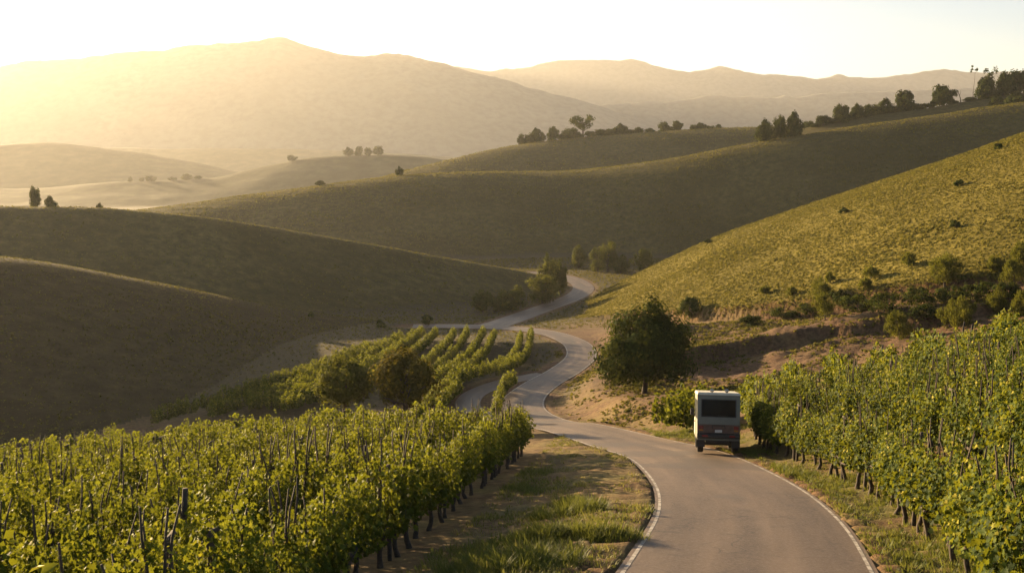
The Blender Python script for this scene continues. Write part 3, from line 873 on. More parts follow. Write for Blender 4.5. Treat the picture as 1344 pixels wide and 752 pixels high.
# three trees of the foreground
p, H, W = px_tree(846, 516, 122, 128)
tree("large dense round tree standing alone on bare soil right of the road bend", p, H, W, 0.0, 18000, 0.24, 600, 'dome', clumps=80, trunk_r=0.20)
p, H, W = px_tree(452, 536, 66, 76, 74)
tree("round dark green tree at the far edge of the left vineyard, left one of two", p, H, W, max(0.05, 1 - 66 * 74 / F / H), 7500, 0.19, 610, 'round', lm='bush_leaf', clumps=46)
p, H, W = px_tree(532, 540, 88, 88, 70)
tree("taller brownish tree with yellow tinged left side at the vineyard's far edge", p, H, W, max(0.05, 1 - 88 * 70 / F / H), 7500, 0.20, 620, 'dome', lm='autumn_leaf', clumps=46)
# trees beside the far bend
bend = [(633, 419, 36, 28, 193, "round hazy tree leftmost of the group left of the far road bend"), (660, 415, 28, 30, 195, "low hazy tree in the middle of the group left of the far road bend"),
        (674, 414, 34, 30, 197, "bushy hazy tree beside the middle of the group at the far bend"), (712, 405, 46, 38, 208, "broad dark tree at the left edge of the far road bend"),
        (722, 395, 56, 26, 222, "tall rear tree of the pair hiding the far road bend"), (735, 388, 42, 20, 226, "slim tree right against the inner kerb of the far road bend"),
        (759, 362, 36, 22, 296, "single hazy tree at the foot of the broad hill, left of the tall pair"), (784, 364, 36, 22, 285, "smaller of the two trees growing together beyond the far bend"),
        (798, 364, 46, 26, 283, "tallest tree beyond the far bend at the foot of the broad hill"), (815, 358, 22, 24, 280, "low shrubby tree next to the tall trees beyond the far bend"), (845, 346, 18, 22, 278, "small shrub partly hidden by the sunlit slope beyond the far bend")]
for i, (x, y, h, w, d, lab) in enumerate(bend):
    p, H, W = px_tree(x, y, h * 1.12, w * 1.12, d)
    tree(lab, p, H, W, 0.0, 3600, 0.34, 700 + 3 * i, 'column' if h > w * 1.15 else 'round', clumps=34, lm='bush_leaf', group="trees around the far road bend", limbs=4)
# bushes on the gully's edge and the sunlit slope
bush = [(1078, 391, 24, 28, None, "round olive bush at the scarp's upper edge above the larger dark bush"), (1083, 421, 36, 34, None, "large dark green bush on the scarp above the bare earth bank"),
        (1143, 366, 17, 20, None, "small yellowish bush on the slope up left of the round tree"), (1192, 350, 17, 19, None, "small pale bush on the slope left above the round tree"),
        (1134, 380, 14, 18, None, "low olive bush on the slope between two small bushes"), (1039, 388, 11, 13, None, "tiny bush at the foot of the sunlit slope"), (1004, 386, 11, 12, None, "tiny leftmost bush at the foot of the sunlit slope"),
        (1090, 372, 13, 14, None, "tiny yellow bush just above the scarp bush"), (1307, 357, 20, 22, None, "pale bush on the slope left of the bright edge bushes"),
        (1330, 376, 34, 30, None, "rounded yellow green bush near the slope's right edge"), (1338, 346, 26, 24, None, "upper bush at the slope's right edge"),
        (1180, 445, 38, 36, None, "shaggy green bush at the top edge of the right vineyard"), (1246, 430, 36, 28, None, "left half of the twin bush behind the right vineyard"), (1264, 431, 38, 32, None, "right darker half of the twin bush behind the right vineyard"),
        (1307, 411, 32, 30, None, "upright bush above the right vineyard's far edge"), (1340, 416, 34, 24, None, "bush cut off by the right edge above the vineyard")]
for i, (x, y, h, w, d, lab) in enumerate(bush):
    p, H, W = px_tree(x, y, h, w, d)
    t = empty("bush", p); tag(t, lab, "bush", "bushes on the slope and scarp at right")
    c = obj("foliage", crown_geo(800 + i, W * 1.12, H * 1.1, 3200 if w > 20 else 1200, 0.12 if w > 20 else 0.15, 'dome', 30, 0.9, KITE, 0.16).mesh("foliage", M['bush_leaf']), t)
    obj("stem", trunk_geo(830 + i, H, 0.06, W, H, 0.0, 5).mesh("stem", M['bark'], True), t)
p, H, W = px_tree(1240, 379, 46, 46)
tree("round dark tree on a short trunk on the slope at right", p, H, W, 0.10, 5200, 0.14, 860, 'round', lm='bush_leaf', clumps=36, up=0.7, base_t=0.12)
p, H, W = px_tree(905, 418, 30, 40)
tree("low wide bush behind the large lone tree", p, H, W, 0.0, 2200, 0.22, 870, 'dome', name="bush", cat="bush", clumps=20)
# dark scrub in the shade above the scarp
dark = [(1030, 421, 18, 44), (1062, 417, 20, 40), (985, 428, 15, 34), (1125, 409, 22, 52), (1160, 412, 28, 60), (1205, 405, 26, 56), (1285, 394, 24, 54), (1250, 398, 20, 50), (1102, 400, 18, 34), (1215, 418, 18, 40), (1322, 392, 22, 40)]
dl = ["dark scrub clinging to the eroded scarp left of the large scarp bush", "dark scrub touching the left side of the large scarp bush", "small dark scrub at the scarp's left end near the lone tree", "dark scrub bush right beside the large scarp bush", "widest dark scrub bush of the shaded scarp", "dark scrub bush under the round tree's left side", "dark scrub bush right of the round tree", "low dark scrub bush under the round tree", "small dark scrub bush behind the large scarp bush", "lowest dark scrub bush of the scarp, above the shaggy bush", "dark scrub bush between the two bright edge bushes"]
for i, (x, y, h, w) in enumerate(dark):
    p, H, W = px_tree(x, y, h, w)
    t = empty("scrub_bush", p); tag(t, dl[i], "bush", "dark scrub on the scarp")
    obj("foliage", crown_geo(900 + i, W, H * 1.1, 1800, 0.17, 'dome', 24, 0.0, KITE, -0.12).mesh("foliage", M['tree_leaf']), t)
    obj("stem", trunk_geo(920 + i, H, 0.06, W, H, 0.0, 5).mesh("stem", M['bark'], True), t)
# scattered small shrubs on the hills
small = [(930, 319, 6, 12, "tiny shrub on the sunlit slope's upper skyline"), (1108, 280, 7, 18, "low dark shrub alone on the middle of the sunlit slope"), (1259, 244, 9, 13, "shrub high on the sunlit slope near the skyline"), (1253, 299, 11, 15, "shrub on the sunlit slope above the round tree"),
         (1310, 196, 8, 12, "shrub at the sunlit slope's skyline on the right"), (560, 426, 15, 20, "faint hazy bush in the hollow between the two left hills"), (500, 431, 12, 16, "small hazy bush on the end of the near left hill"), (408, 416, 7, 8, "tiny bush on the near left hill's crest")]
for i, (x, y, h, w, lab) in enumerate(small):
    p, H, W = px_tree(x, y, h, w)
    t = empty("shrub", p); tag(t, lab, "shrub", "small shrubs scattered over the hills")
    obj("foliage", crown_geo(940 + i, W, H, 500, 0.26, 'dome', 14, 0.0, KITE, 0.05).mesh("foliage", M['tree_leaf']), t)
# ridge trees
ridge = [(684, 187, 11, 12, 600), (693, 187, 10, 12, 600), (704, 188, 20, 22, 600), (726, 187, 21, 19, 600), (748, 183, 15, 24, 600), (790, 179, 9, 22, 602), (814, 178, 16, 24, 602), (838, 176, 9, 16, 602), (870, 172, 12, 15, 602), (889, 171, 12, 14, 602), (919, 170, 9, 18, 602), (943, 169, 6, 10, 602), (910, 171, 7, 10, 602),
         (1003, 188, 30, 25, 400), (1024, 183, 33, 18, 400), (1042, 179, 31, 22, 400), (1060, 174, 14, 16, 456), (1080, 172, 20, 20, 450), (1104, 167, 31, 24, 448), (1124, 163, 26, 18, 450), (1144, 159, 22, 24, 452), (1162, 155, 25, 20, 452), (1180, 151, 14, 22, 452), (1188, 147, 29, 30, 454), (1210, 148, 12, 16, 452), (1237, 142, 30, 32, 450), (1222, 145, 12, 14, 450),
         (1292, 131, 31, 28, 446), (1318, 130, 38, 26, 446), (1338, 128, 36, 34, 448), (1334, 142, 22, 26, 408), (1310, 138, 12, 24, 425)]
rl = ["tiny leftmost tree on the dark hill's crest", "small tree second from left on the dark hill's crest", "round tree of the pair left of the tall pine", "squarish tree just left of the tall pine's shrubs", "spreading shrub tree at the tall pine's foot", "low shrub right of the tall pine", "bushy tree on the crest right of the pine", "low shrub beyond the bushy crest tree", "left one of two small round crest trees", "right one of two small round crest trees", "low shrub near the right end of the dark crest", "tiny shrub at the dark crest's right end", "tiny shrub between the small crest trees",
      "left one of three upright trees on the broad hill's crest", "slim middle one of three upright crest trees", "right one of three upright crest trees", "small shrub right of the three upright trees", "round shrub alone on the ridge below the tree line", "large round tree starting the ridge's tree line", "tree second from left in the ridge's tree line", "wide tree in the middle of the ridge's tree line", "upright tree beside the large crown on the ridge", "low shrub under the large crown on the ridge", "large crowned tree in the ridge's tree line", "small shrub right of the large crowned ridge tree", "round tree left of the bare leaning trunk", "small shrub left of the round tree by the leaning trunk",
      "round tree below the tall sparse tree", "tall dark tree in the ridge top grove", "widest tree of the ridge top grove at the right edge", "bush in front of the ridge top grove", "low scrub at the foot of the ridge top grove"]
fill = [(696, 187, 7, 16, 600), (738, 184, 9, 18, 600), (757, 182, 8, 22, 600), (775, 180, 8, 20, 600), (802, 178, 9, 18, 602), (826, 177, 7, 16, 602), (853, 174, 6, 16, 602), (880, 172, 6, 14, 602), (932, 170, 5, 14, 602),
        (1014, 184, 12, 14, 404), (1034, 180, 14, 14, 404), (1070, 173, 9, 16, 450), (1092, 169, 12, 16, 450), (1114, 164, 13, 16, 450), (1134, 160, 12, 18, 450), (1153, 156, 12, 16, 452), (1171, 153, 13, 16, 452), (1200, 148, 12, 16, 452), (1250, 140, 9, 18, 450), (1272, 136, 8, 18, 448), (1302, 132, 18, 22, 446), (1328, 130, 20, 24, 446)]
rproto = [crown_geo(1000 + i, 0.9, 0.9, 2200, 0.085, ['round', 'dome', 'column'][i % 3], 36, 0.0, KITE, -0.05).mesh("crown", M['tree_leaf']) for i in range(6)]
tproto = [trunk_geo(1050 + i, 1, 0.04, 1.0, 1.0, 0.0, 5).mesh("trunk", M['bark'], True) for i in range(3)]
for i, (x, y, h, w, d) in enumerate(ridge):
    p, H, W = px_tree(x, y, h, w, d)
    u, s = ray(x, y - h); ztop = s * d
    H = max(ztop - p[2], h * d / F * 0.6)
    t = empty("ridge_tree", p, rng.uniform(0, 6)); tag(t, rl[i], "tree", "trees along the ridges")
    c = obj("crown", rproto[(0, 3, 1, 4)[i % 4] if h < w * 1.2 else (2, 5)[i % 2]], t); c.scale = (W * 1.12, W * 1.12, H * 1.28); c.location = (0, 0, -0.16 * H)
    k = obj("trunk", tproto[i % 3], t); k.scale = (W, W, H)
for i, (x, y, h, w, d) in enumerate(fill):
    p, H, W = px_tree(x, y, h, w, d)
    t = empty("ridge_shrub", p, rng.uniform(0, 6)); tag(t, "low dark shrub on the dark hill's crest between taller trees" if d > 500 else "low dark shrub filling a gap in the right ridge's tree line", "shrub", "gap filling shrubs on the dark hill's crest" if d > 500 else "gap filling shrubs on the right ridge")
    c = obj("foliage", rproto[(0, 3, 1, 4)[i % 4]], t); c.scale = (W * 1.15, W * 1.15, H * 1.3); c.location = (0, 0, -0.2 * H)
# tall pine, sparse tree, sapling and leaning bare trunk on the ridges
p, H, W = px_tree(765, 180, 32, 33, 600)
p_t = tree("tall pine with a broad flat crown standing out on the dark hill's crest", p, ray(765, 148)[1] * 600 - p[2], W, 0.30, 1100, 0.9, 1100, 'pine', name="pine_tree", clumps=16)
p, H, W = px_tree(1301, 128, 46, 20, 446)
tree("tall sparse tree with a thin airy crown on the ridge top", p, ray(1301, 83)[1] * 446 - p[2], W, 0.45, 260, 0.6, 1110, 'round', name="sparse_tree", clumps=9, trunk_r=0.16)
p, H, W = px_tree(1277, 128, 40, 11, 446)
tree("thin bare sapling with a small tuft of leaves left of the sparse tree", p, ray(1277, 85)[1] * 446 - p[2], W, 0.72, 110, 0.5, 1120, 'round', name="sapling", clumps=6, trunk_r=0.09, limbs=2)
p = ground_pt(1261, 134, 448)
g = Geo(); k_ = 448 / F
g.add(*tube(np.array([(0, 0, -0.5), (-0.2, 0, 1.6), (-1.0, 0, 3.6), (-1.9, 0.1, 5.2)]), np.array([0.22, 0.17, 0.12, 0.05]), 6))
g.add(*tube(np.array([(-0.6, 0, 2.6), (-0.2, 0, 4.0), (-0.3, 0, 5.0)]), np.array([0.09, 0.06, 0.03]), 5))
o = obj("bare_trunk", g.mesh("bare_trunk", M['bark'], True)); o.location = p
tag(o, "bare dead trunk leaning left on the ridge top", "dead tree")
# faint trees of the hazy hills on the left
hazy = [(46, 276, 33, 14, 210, "tall hazy columnar tree leftmost behind the left hill's crest"), (66, 276, 18, 15, 212, "hazy bushy tree right of the tall columnar tree"), (131, 276, 10, 9, 214, "tiny hazy bush alone on the left hill's crest"),
        (171, 240, 8, 7, 1147, "leftmost faint tree on the hazy hill"), (186, 241, 8, 7, 1147, "thin faint tree left of the round hazy tree"), (198, 242, 11, 15, 1147, "round faint tree on the hazy hill"), (226, 240, 8, 12, 1147, "low faint tree left of the pointed hazy tree"), (245, 239, 11, 16, 1147, "pointed faint tree on the hazy hill"), (260, 238, 7, 12, 1147, "low faint tree at the right end of the hazy group"),
        (383, 212, 8, 14, 1147, "faint tree on the shoulder of the hazy hill"), (457, 205, 12, 14, 1147, "left faint tree of the clump on the hazy crest"), (471, 205, 13, 13, 1147, "second faint tree of the clump on the hazy crest"), (483, 205, 12, 10, 1147, "third faint tree of the clump on the hazy crest"), (496, 205, 13, 16, 1147, "right faint tree of the clump on the hazy crest"),
        (524, 228, 10, 12, 410, "small bush on the broad hill's crest left of the hill behind"), (420, 243, 6, 16, 402, "low shrub on the broad hill's left crest")]
for i, (x, y, h, w, d, lab) in enumerate(hazy):
    p, H, W = px_tree(x, y, h, w, d)
    H = max(ray(x, y - h)[1] * d - p[2], h * d / F * 0.6)
    t = empty("hazy_tree", p, rng.uniform(0, 6)); tag(t, lab, "tree", "faint trees in the haze")
    c = obj("crown", rproto[(0, 3, 1, 4)[i % 4] if h < w * 1.2 else (2, 5)[i % 2]], t); c.scale = (W * 1.12, W * 1.12, H * 1.28); c.location = (0, 0, -0.16 * H)
    k = obj("trunk", tproto[i % 3], t); k.scale = (W, W, H)

# ------------------------------------------------------------------ low growth on the hills (nobody could count it)
def tufts(name, label, X, Y, Z, size, n_leaf, m, base_t, seed):
    r = np.random.default_rng(seed)
    n = len(X)
    k = np.repeat(np.arange(n), n_leaf)
    d = r.normal(0, 1, (len(k), 3)); d[:, 2] = np.abs(d[:, 2]) * 0.9
    d /= np.linalg.norm(d, axis=1, keepdims=True)
    S = size[k]
    C_ = np.column_stack([X, Y, Z])[k] + d * (S * r.uniform(0.2, 0.75, len(k)))[:, None]
    ti = np.clip(base_t + r.normal(0, 0.16, n)[k] + r.normal(0, 0.12, len(k)), 0, 1)
    g = Geo(); g.add(*leaves(KITE, C_, d + np.array([0, 0, 0.2]), S * r.uniform(0.5, 0.95, len(k)), ti, r))
    return tag(obj(name, g.mesh(name, M[m])), label, None, None, 'stuff')
def scatter(i, n, ulo, uhi, ylo, yhi, seed, margin=8):
    r = np.random.default_rng(seed)
    u = r.uniform(ulo, uhi, n); y = np.sqrt(r.uniform(ylo ** 2, yhi ** 2, n)); x = u * y
    z, idx, dr = land(x, y)
    D = np.interp(u, UT, HT[i][1])
    ok = (idx == i) & (y < D + margin) & (dr > 1.0)
    return x[ok], y[ok], z[ok] - 0.03, r
for i, n, a, b, ya, yb, s0, nl, m, bt, lab in [
      (5, 90000, -0.02, 0.56, 100, 224, 0.27, 5, 'scrub', 0.52, "low bushy growth all over the sunlit right slope"),
      (0, 26000, -0.6, -0.04, 80, 175, 0.20, 4, 'scrub', 0.20, "short dry growth on the dark near left hill"),  # low tint carries the hill's painted shade into its growth
      (1, 30000, -0.6, 0.08, 150, 262, 0.27, 4, 'scrub', 0.42, "short dry growth on the second left hill"),
      (2, 120000, -0.36, 0.56, 250, 440, 0.42, 4, 'scrub', 0.45, "short growth in faint lines on the broad middle hill"),
      (4, 26000, -0.18, 0.30, 480, 620, 0.6, 3, 'scrub', 0.40, "short growth on the dark hill behind")]:
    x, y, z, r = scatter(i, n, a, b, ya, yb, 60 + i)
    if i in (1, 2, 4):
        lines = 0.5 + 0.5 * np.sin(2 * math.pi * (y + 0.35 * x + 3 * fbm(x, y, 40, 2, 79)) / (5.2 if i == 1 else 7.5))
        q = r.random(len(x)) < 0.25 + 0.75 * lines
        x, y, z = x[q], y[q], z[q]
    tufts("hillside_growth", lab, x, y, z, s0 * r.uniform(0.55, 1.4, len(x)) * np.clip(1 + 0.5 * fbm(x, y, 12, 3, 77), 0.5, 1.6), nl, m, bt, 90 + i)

r_ = np.random.default_rng(70)
yg = np.sqrt(r_.uniform(80 ** 2, 330 ** 2, 60000)); xg = r_.uniform(-0.5, 0.16, 60000) * yg
zg, ig, dg = land(xg, yg)
tp = np.array([(v[0], v[1]) for v in tv])
near = np.array([((tp - q) ** 2).sum(1).min() for q in np.column_stack([xg, yg])]) < 0.8
ok = (ig == -1) & (dg > 0.8) & ~near & ((xg < 6) | (yg > 150))
tufts("valley_growth", "short dry growth over the shaded valley floor", xg[ok], yg[ok], zg[ok] - 0.03, 0.24 * r_.uniform(0.55, 1.4, ok.sum()) * (yg[ok] / 150) ** 0.6, 4, 'scrub', 0.26, 74)
r_ = np.random.default_rng(71)
xg = r_.uniform(5, 50, 30000); yg = r_.uniform(66, 128, 30000)
zg, ig, dg = land(xg, yg)
ok = ((ig != 5) | (yg < np.interp(xg / yg, UT, HT[5][2]) + 2)) & (dg > 0.5) & (fbm(xg, yg, 6, 4, 72) + r_.normal(0, 0.2, 30000) > 0.05)
tufts("dry_growth", "dry tufts and weeds on the bare earth of the gully", xg[ok], yg[ok], zg[ok] - 0.02, r_.uniform(0.10, 0.34, ok.sum()), 7, 'scrub', 0.45, 73)
# ------------------------------------------------------------------ grass on the verges
def blades(name, label, X, Y, h, per, spread, tint, seed):
    r = np.random.default_rng(seed)
    Z = gz(X, Y)
    k = np.repeat(np.arange(len(X)), per)
    a = r.uniform(0, 2 * math.pi, len(k)); q = spread[k] * np.sqrt(r.random(len(k)))
    C_ = np.column_stack([X[k] + np.cos(a) * q, Y[k] + np.sin(a) * q, Z[k] - 0.02])
    lean = r.uniform(0.1, 0.75, len(k))
    b = np.column_stack([np.cos(a) * lean, np.sin(a) * lean, np.ones(len(k))]); b /= np.linalg.norm(b, axis=1, keepdims=True)
    A = np.column_stack([-np.sin(a), np.cos(a), np.zeros(len(k))])
    Nn = np.cross(A, b)
    g = Geo()
    hh = h[k] * r.uniform(0.55, 1.25, len(k))
    wide = np.clip(0.10 * np.hypot(X[k], Y[k]) / 14, 0.9, 3.0) * 1.0
    g.add(*place(BLADE, C_, A * wide[:, None] * (0.22 / np.maximum(hh, 0.05))[:, None], b, Nn, hh, np.clip(tint[k] + r.normal(0, 0.13, len(k)), 0, 1)))
    return g
def verge(n, test, seed, h0, t0, t1, per=16):
    r = np.random.default_rng(seed)
    y = r.uniform(13, 75, n) ; x = r.uniform(-4, 20, n)
    dr, _ = road_dist(x, y)
    ok = test(x, y, dr) & (dr > 0.12)
    x, y, dr = x[ok], y[ok], dr[ok]
    nz = fbm(x, y, 3.2, 4, seed + 1)
    keep = nz + r.normal(0, 0.18, len(x)) > -0.12
    x, y, nz = x[keep], y[keep], nz[keep]
    return blades("grass", "", x, y, h0 * (0.6 + 1.3 * np.clip(nz, 0, 1)) * r.uniform(0.7, 1.3, len(x)), per, np.full(len(x), 0.16), np.clip(t0 + (t1 - t0) * r.random(len(x)) - 0.5 * nz, 0, 1), seed + 2)
gl = verge(34000, lambda x, y, dr: (x > 0.8 - 0.12 * (50 - y) + 0.6) & (x < 8) & (road_dist(x, y, 0)[0] > 0) & (y < 74) & (x < np.interp(y, [13, 20, 28, 36, 46, 54, 66, 76], [2, 4.3, 6.0, 6.6, 6.6, 4.8, 2.6, 0.6])), 41, 0.17, 0.35, 0.95)
tag(obj("grass", gl.mesh("grass", M['grass'])), "dry golden grass between the left vineyard and the road", None, None, 'stuff')
gr = verge(40000, lambda x, y, dr: (x > np.interp(y, [13, 20, 28, 36, 46, 60, 75], [3, 5, 7, 7.5, 8, 8, 8])) & (dr < 3.6) & (y < 64), 45, 0.20, 0.15, 0.70)
tag(obj("grass", gr.mesh("grass", M['grass'])), "yellow green grass along the road's right verge", None, None, 'stuff')
# larger tussocks by the path
tus = [(752, 672, 0.75, 0.42, "long low green grass tussock on the path's edge, farthest of the group"), (700, 708, 0.6, 0.40, "green grass tussock beside the vines' shadow"), (727, 703, 0.5, 0.36, "small green tussock between two larger ones"),
       (795, 702, 0.6, 0.36, "yellow green tussock nearest the road's left edge"), (690, 742, 0.75, 0.45, "large green tussock at the bottom below the vines"), (745, 664, 0.4, 0.3, "little tussock behind the long green tussock"), (620, 748, 0.5, 0.35, "green tussock under the edge row's vines")]
for i, (x, y, rad, h, lab) in enumerate(tus):
    p = ground_pt(x, y)
    r = np.random.default_rng(1300 + i)
    n = 60
    a = r.uniform(0, 6.283, n); q = rad * np.sqrt(r.random(n))
    X = p[0] + 1.4 * q * np.cos(a); Y = p[1] + q * np.sin(a)
    g = blades("t", "", X, Y, np.full(n, h) * (1.15 - 0.6 * (q / rad) ** 2), 26, np.full(n, 0.16), np.full(n, 0.22 if i != 3 else 0.4), 1310 + i)
    o = obj("grass_tussock", g.mesh("grass_tussock", M['grass'])); tag(o, lab, "grass tussock", "green tussocks by the path")

# ------------------------------------------------------------------ the van
M['van_body'] = plain("van_body", (0.17, 0.18, 0.145), 0.5, 0, 0.12, 3)
M['van_cream'] = plain("van_cream", (0.62, 0.57, 0.44), 0.5, 0, 0.12, 3)
M['van_rust'] = plain("van_lower", (0.13, 0.075, 0.05), 0.7, 0, 0.35, 5)
M['black'] = plain("black_plastic", (0.02, 0.019, 0.018), 0.6, 0, 0.3, 8)
M['tyre'] = plain("tyre", (0.022, 0.021, 0.02), 0.9, 0, 0.3, 12)
M['steel'] = plain("steel", (0.35, 0.34, 0.32), 0.4, 0.8, 0.15, 8)
M['plate'] = plain("plate", (0.6, 0.58, 0.52), 0.5, 0, 0.1, 8)
M['red_lamp'] = plain("red_lamp", (0.22, 0.02, 0.012), 0.25, 0, 0.1, 8)
M['amber_lamp'] = plain("amber_lamp", (0.45, 0.16, 0.02), 0.25, 0, 0.1, 8)
M['head_lamp'] = plain("head_lamp", (0.7, 0.7, 0.68), 0.15, 0.3, 0.05, 8)
M['seat'] = plain("seat_cloth", (0.04, 0.036, 0.032), 0.9, 0, 0.3, 8)
gm, gt, gb = mat("dark_glass")
gb.inputs["Base Color"].default_value = (0.05, 0.055, 0.05, 1); gb.inputs["Roughness"].default_value = 0.06
gb.inputs["Transmission Weight"].default_value = 0.75; gb.inputs["IOR"].default_value = 1.12
M['glass'] = gm

def box_me(name, m, boxes, bevel=0.02, seg=2):
    """boxes: (x0,x1,y0,y1,z0,z1[, taper top x, taper top y])"""
    bm = bmesh.new()
    for b in boxes:
        x0, x1, y0, y1, z0, z1 = b[:6]
        tx, ty = (b[6], b[7]) if len(b) > 6 else (0, 0)
        v = [bm.verts.new(c) for c in [(x0, y0, z0), (x1, y0, z0), (x1, y1, z0), (x0, y1, z0), (x0 + tx, y0 + ty, z1), (x1 - tx, y0 + ty, z1), (x1 - tx, y1 - ty, z1), (x0 + tx, y1 - ty, z1)]]
        for f in [(0, 3, 2, 1), (4, 5, 6, 7), (0, 1, 5, 4), (1, 2, 6, 5), (2, 3, 7, 6), (3, 0, 4, 7)]:
            bm.faces.new([v[i] for i in f])
    if bevel:
        bmesh.ops.bevel(bm, geom=list(bm.edges), offset=bevel, segments=seg, affect='EDGES', profile=0.6)
    me = bpy.data.meshes.new(name); bm.to_mesh(me); bm.free(); me.materials.append(m)
    return me
def lathe_x(name, m, prof, n=28):
    """profile of (x, radius) turned about the X axis"""
    a = np.arange(n) * 2 * math.pi / n
    V = np.array([(x, r * math.cos(t), r * math.sin(t)) for x, r in prof for t in a])
    f = [(i * n + j, i * n + (j + 1) % n, (i + 1) * n + (j + 1) % n, (i + 1) * n + j) for i in range(len(prof) - 1) for j in range(n)]
    return mesh(name, V, [np.array(f)], m, None, True)
def van(loc, heading, pitch):
    t = empty("camper_van", loc); t.rotation_euler = Matrix.Rotation(-heading, 4, 'Z').to_euler()
    t.rotation_euler = (Matrix.Rotation(-heading, 4, 'Z') @ Matrix.Rotation(pitch, 4, 'X')).to_euler()
    t.scale = (0.94, 0.94, 0.97)
    tag(t, "boxy grey green camper van with cream roof driving away on the road", "van")
    # +Y is forward, rear at y=-2.1; hollow body made of panels so that light shines through the windows
    w, L, zb, zt, zm = 0.97, 2.15, 0.62, 2.62, 1.50
    body = box_me("body", M['van_body'], [(-w, -w + 0.06, -L, L - 0.55, zb, zm), (w - 0.06, w, -L, L - 0.55, zb, zm),               # lower sides
        (-w, w, -L, L, zb - 0.02, zb + 0.06), (-w, w, L - 0.62, L, zb, 1.42),                                                        # floor, nose
        (-w, w, -L, -L + 0.06, 1.30, 1.64), (-w, w, -L, -L + 0.06, 2.42, zt),                                                         # rear sill and header
        (-w, -w + 0.20, -L + 0.005, -L + 0.09, 1.6, zt), (w - 0.20, w, -L + 0.005, -L + 0.09, 1.6, zt),                               # rear corner posts
        (-w, -w + 0.055, -L, L - 0.75, 2.36, zt), (w - 0.055, w, -L, L - 0.75, 2.36, zt),
        (-w + 0.02, w - 0.02, L - 0.80, L - 0.74, 2.32, zt)], 0.015)
    obj("body", body, t)
    for s in (-1, 1):
        x0, x1 = (-w, -w + 0.055) if s < 0 else (w - 0.055, w)
        for y in (-1.15, -0.05, 1.22):
            obj("window_pillar", box_me("window_pillar", M['van_body'], [(x0, x1, y, y + 0.16, zm - 0.01, 2.37)], 0.01), t)
        for y0, y1 in ((-2.05, -1.15), (-0.98, -0.06), (0.12, 1.21)):
            xm = s * (w - 0.03)
            obj("side_window", box_me("side_window", M['glass'], [(xm - 0.005, xm + 0.005, y0, y1, zm, 2.36)], 0), t)
        dr_ = obj("door", box_me("door", M['van_cream'], [(s * (w + 0.012) - 0.012, s * (w + 0.012) + 0.012, 0.15, 1.2, zb + 0.1, zm - 0.03)], 0.01), t)
        obj("handle", box_me("handle", M['black'], [(s * (w + 0.045) - 0.02, s * (w + 0.045) + 0.02, 0.25, 0.42, 1.30, 1.34)], 0.008), dr_)
        mr = obj("mirror", box_me("mirror", M['black'], [(s * (w + 0.13) - 0.09, s * (w + 0.13) + 0.09, 1.25, 1.33, 1.55, 1.86)], 0.03), t)
        hl = obj("headlight", lathe_x("headlight", M['head_lamp'], [(-0.001, 0.001), (0.0, 0.1), (0.03, 0.09), (0.05, 0.001)]), t)
        hl.location = (s * 0.72, L, 1.02); hl.rotation_euler = (0, 0, R(90))
        tl = obj("taillight", box_me("taillight", M['red_lamp'], [(s * 0.80 - 0.11, s * 0.80 + 0.11, -L - 0.035, -L + 0.02, 1.10, 1.24)], 0.015), t)
        obj("indicator", box_me("indicator", M['amber_lamp'], [(s * 0.80 - 0.10, s * 0.80 + 0.10, -L - 0.030, -L + 0.02, 1.01, 1.085)], 0.012), tl)
        obj("mudflap", box_me("mudflap", M['black'], [(s * 0.80 - 0.19, s * 0.80 + 0.19, -1.98, -1.95, 0.28, 0.72)], 0.005), t)
        for y in (-1.35, 1.35):
            wh = obj("wheel", lathe_x("wheel", M['tyre'], [(-0.14, 0.24), (-0.14, 0.36), (-0.10, 0.405), (0.10, 0.405), (0.14, 0.36), (0.14, 0.24)]), t)
            wh.location = (s * 0.80, y, 0.405)
            obj("rim", lathe_x("rim", M['steel'], [(-0.10, 0.001), (-0.09, 0.14), (-0.12, 0.24), (0.12, 0.24), (0.09, 0.14), (0.10, 0.001)]), wh)
    obj("roof", box_me("roof", M['van_cream'], [(-w - 0.03, w + 0.03, -L - 0.05, L - 0.66, zt - 0.01, zt + 0.11, 0.05, 0.05)], 0.03, 3), t)
    obj("tail_panel", box_me("tail_panel", M['van_rust'], [(-w + 0.005, w - 0.005, -L - 0.008, -L + 0.055, 0.92, 1.305)], 0.012), t)
    fr = obj("rear_window", box_me("rear_window", M['glass'], [(-w + 0.15, w - 0.15, -L + 0.025, -L + 0.037, 1.62, 2.44)], 0), t)
    obj("window_frame", box_me("window_frame", M['black'], [(-w + 0.17, w - 0.17, -L - 0.006, -L + 0.03, 1.63, 1.675), (-w + 0.17, w - 0.17, -L - 0.006, -L + 0.03, 2.385, 2.43), (-w + 0.17, -w + 0.215, -L - 0.004, -L + 0.028, 1.67, 2.39), (w - 0.215, w - 0.17, -L - 0.004, -L + 0.028, 1.67, 2.39)], 0.008), fr)
    obj("wiper", box_me("wiper", M['black'], [(-0.05, 0.42, -L - 0.022, -L - 0.010, 1.70, 1.72)], 0.003), fr)
    bp = obj("bumper", box_me("bumper", M['black'], [(-w - 0.01, w + 0.01, -L - 0.10, -L + 0.06, 0.70, 0.91)], 0.03), t)
    for s in (-1, 1):
        obj("fog_lamp", box_me("fog_lamp", M['red_lamp'], [(s * 0.62 - 0.13, s * 0.62 + 0.13, -L - 0.115, -L - 0.09, 0.76, 0.84)], 0.008), bp)
    obj("licence_plate", box_me("licence_plate", M['plate'], [(-0.16, 0.16, -L - 0.03, -L - 0.006, 0.955, 1.075)], 0.006), t)
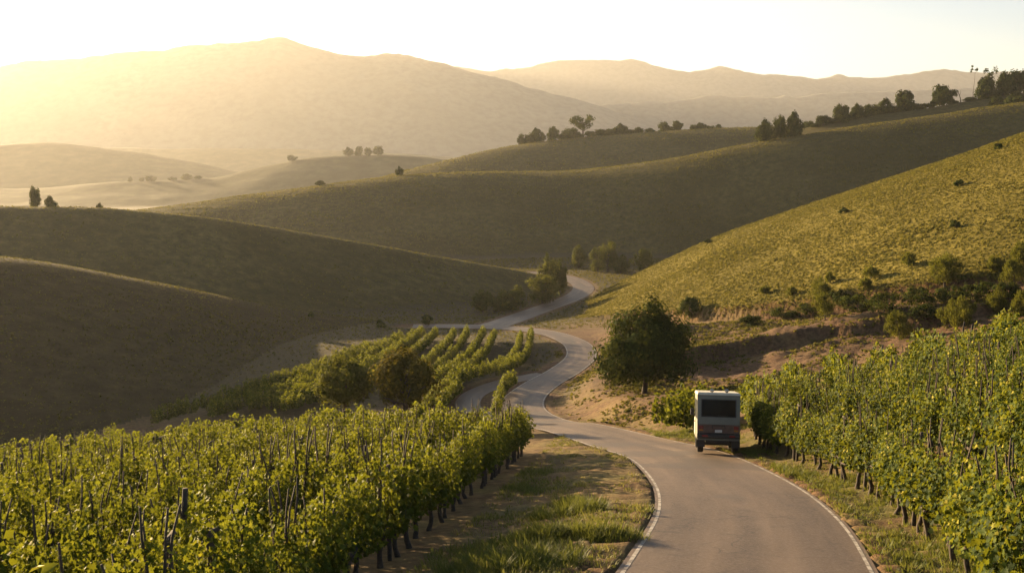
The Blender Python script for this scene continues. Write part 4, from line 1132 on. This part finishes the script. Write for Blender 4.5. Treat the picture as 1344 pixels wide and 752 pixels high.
    obj("grab_rail", box_me("grab_rail", M['black'], [(-0.30, 0.30, -L - 0.045, -L - 0.02, 1.24, 1.27), (-0.30, -0.27, -L - 0.044, -L - 0.004, 1.12, 1.24), (0.27, 0.30, -L - 0.044, -L - 0.004, 1.12, 1.24)], 0.005), t)
    obj("chassis", box_me("chassis", M['black'], [(-0.55, 0.55, -1.9, 1.9, 0.42, 0.60), (-0.62, 0.62, -1.43, -1.27, 0.34, 0.47), (-0.62, 0.62, 1.27, 1.43, 0.34, 0.47), (-0.5, 0.5, -2.1, -1.6, 0.5, 0.62)], 0.02), t)
    obj("windscreen", box_me("windscreen", M['glass'], [(-w + 0.07, w - 0.07, L - 0.70, L - 0.69, 1.42, 2.36)], 0), t)
    for s in (-1, 1):
        obj("seat", box_me("seat", M['seat'], [(s * 0.45 - 0.26, s * 0.45 + 0.26, 0.25, 0.8, 0.75, 1.15), (s * 0.45 - 0.25, s * 0.45 + 0.25, 0.2, 0.34, 1.16, 1.85), (s * 0.45 - 0.13, s * 0.45 + 0.13, 0.22, 0.32, 1.87, 2.10)], 0.04), t)
        rl_ = obj("roof_lamp", lathe_x("roof_lamp", M['steel'], [(-0.05, 0.001), (-0.045, 0.09), (0.02, 0.085), (0.07, 0.001)]), t)
        rl_.location = (-0.30 + (0.68 if s > 0 else 0), -1.7, zt + 0.19); rl_.rotation_euler = (0, 0, R(90))
        obj("bracket", box_me("bracket", M['steel'], [(-0.02, 0.02, -0.02, 0.02, -0.10, -0.05)], 0.004), rl_)
    return t
vx, vy = 9.22, 47.1
P_ = ROADS[0][0]; j = np.argmin((P_[:, 0] - vx) ** 2 + (P_[:, 1] - vy) ** 2)
vz = float(ROADZ[0][j]) + 0.02
zf = [float(base(np.array(vx + math.sin(R(8)) * s), np.array(vy + math.cos(R(8)) * s))) for s in (-1.35, 1.35)]
van((vx, vy, (zf[0] + zf[1]) / 2 + 0.022), R(8.0), math.atan((zf[1] - zf[0]) / 2.7))

# ------------------------------------------------------------------ the air
hb = mesh("haze", [(x, y, z) for z in (-95, 560) for x, y in ((-8600, -40), (8600, -40), (8600, 6700), (-8600, 6700))],
          [np.array([(0, 3, 2, 1), (4, 5, 6, 7), (0, 1, 5, 4), (1, 2, 6, 5), (2, 3, 7, 6), (3, 0, 4, 7)])], bpy.data.materials.new("haze_air"))
hm = hb.materials[0]; hm.use_nodes = True
ht = hm.node_tree; ht.nodes.remove(ht.nodes["Principled BSDF"])
pv = ht.nodes.new("ShaderNodeVolumePrincipled")
pv.inputs["Color"].default_value = (1.0, 0.985, 0.95, 1)
pv.inputs["Density"].default_value = HAZE_DENSITY
pv.inputs["Anisotropy"].default_value = HAZE_G
pv.inputs["Density Attribute"].default_value = ""
ht.links.new(pv.outputs[0], ht.nodes["Material Output"].inputs["Volume"])
tag(obj("haze", hb), "warm morning haze filling the valley", None, None, 'stuff')
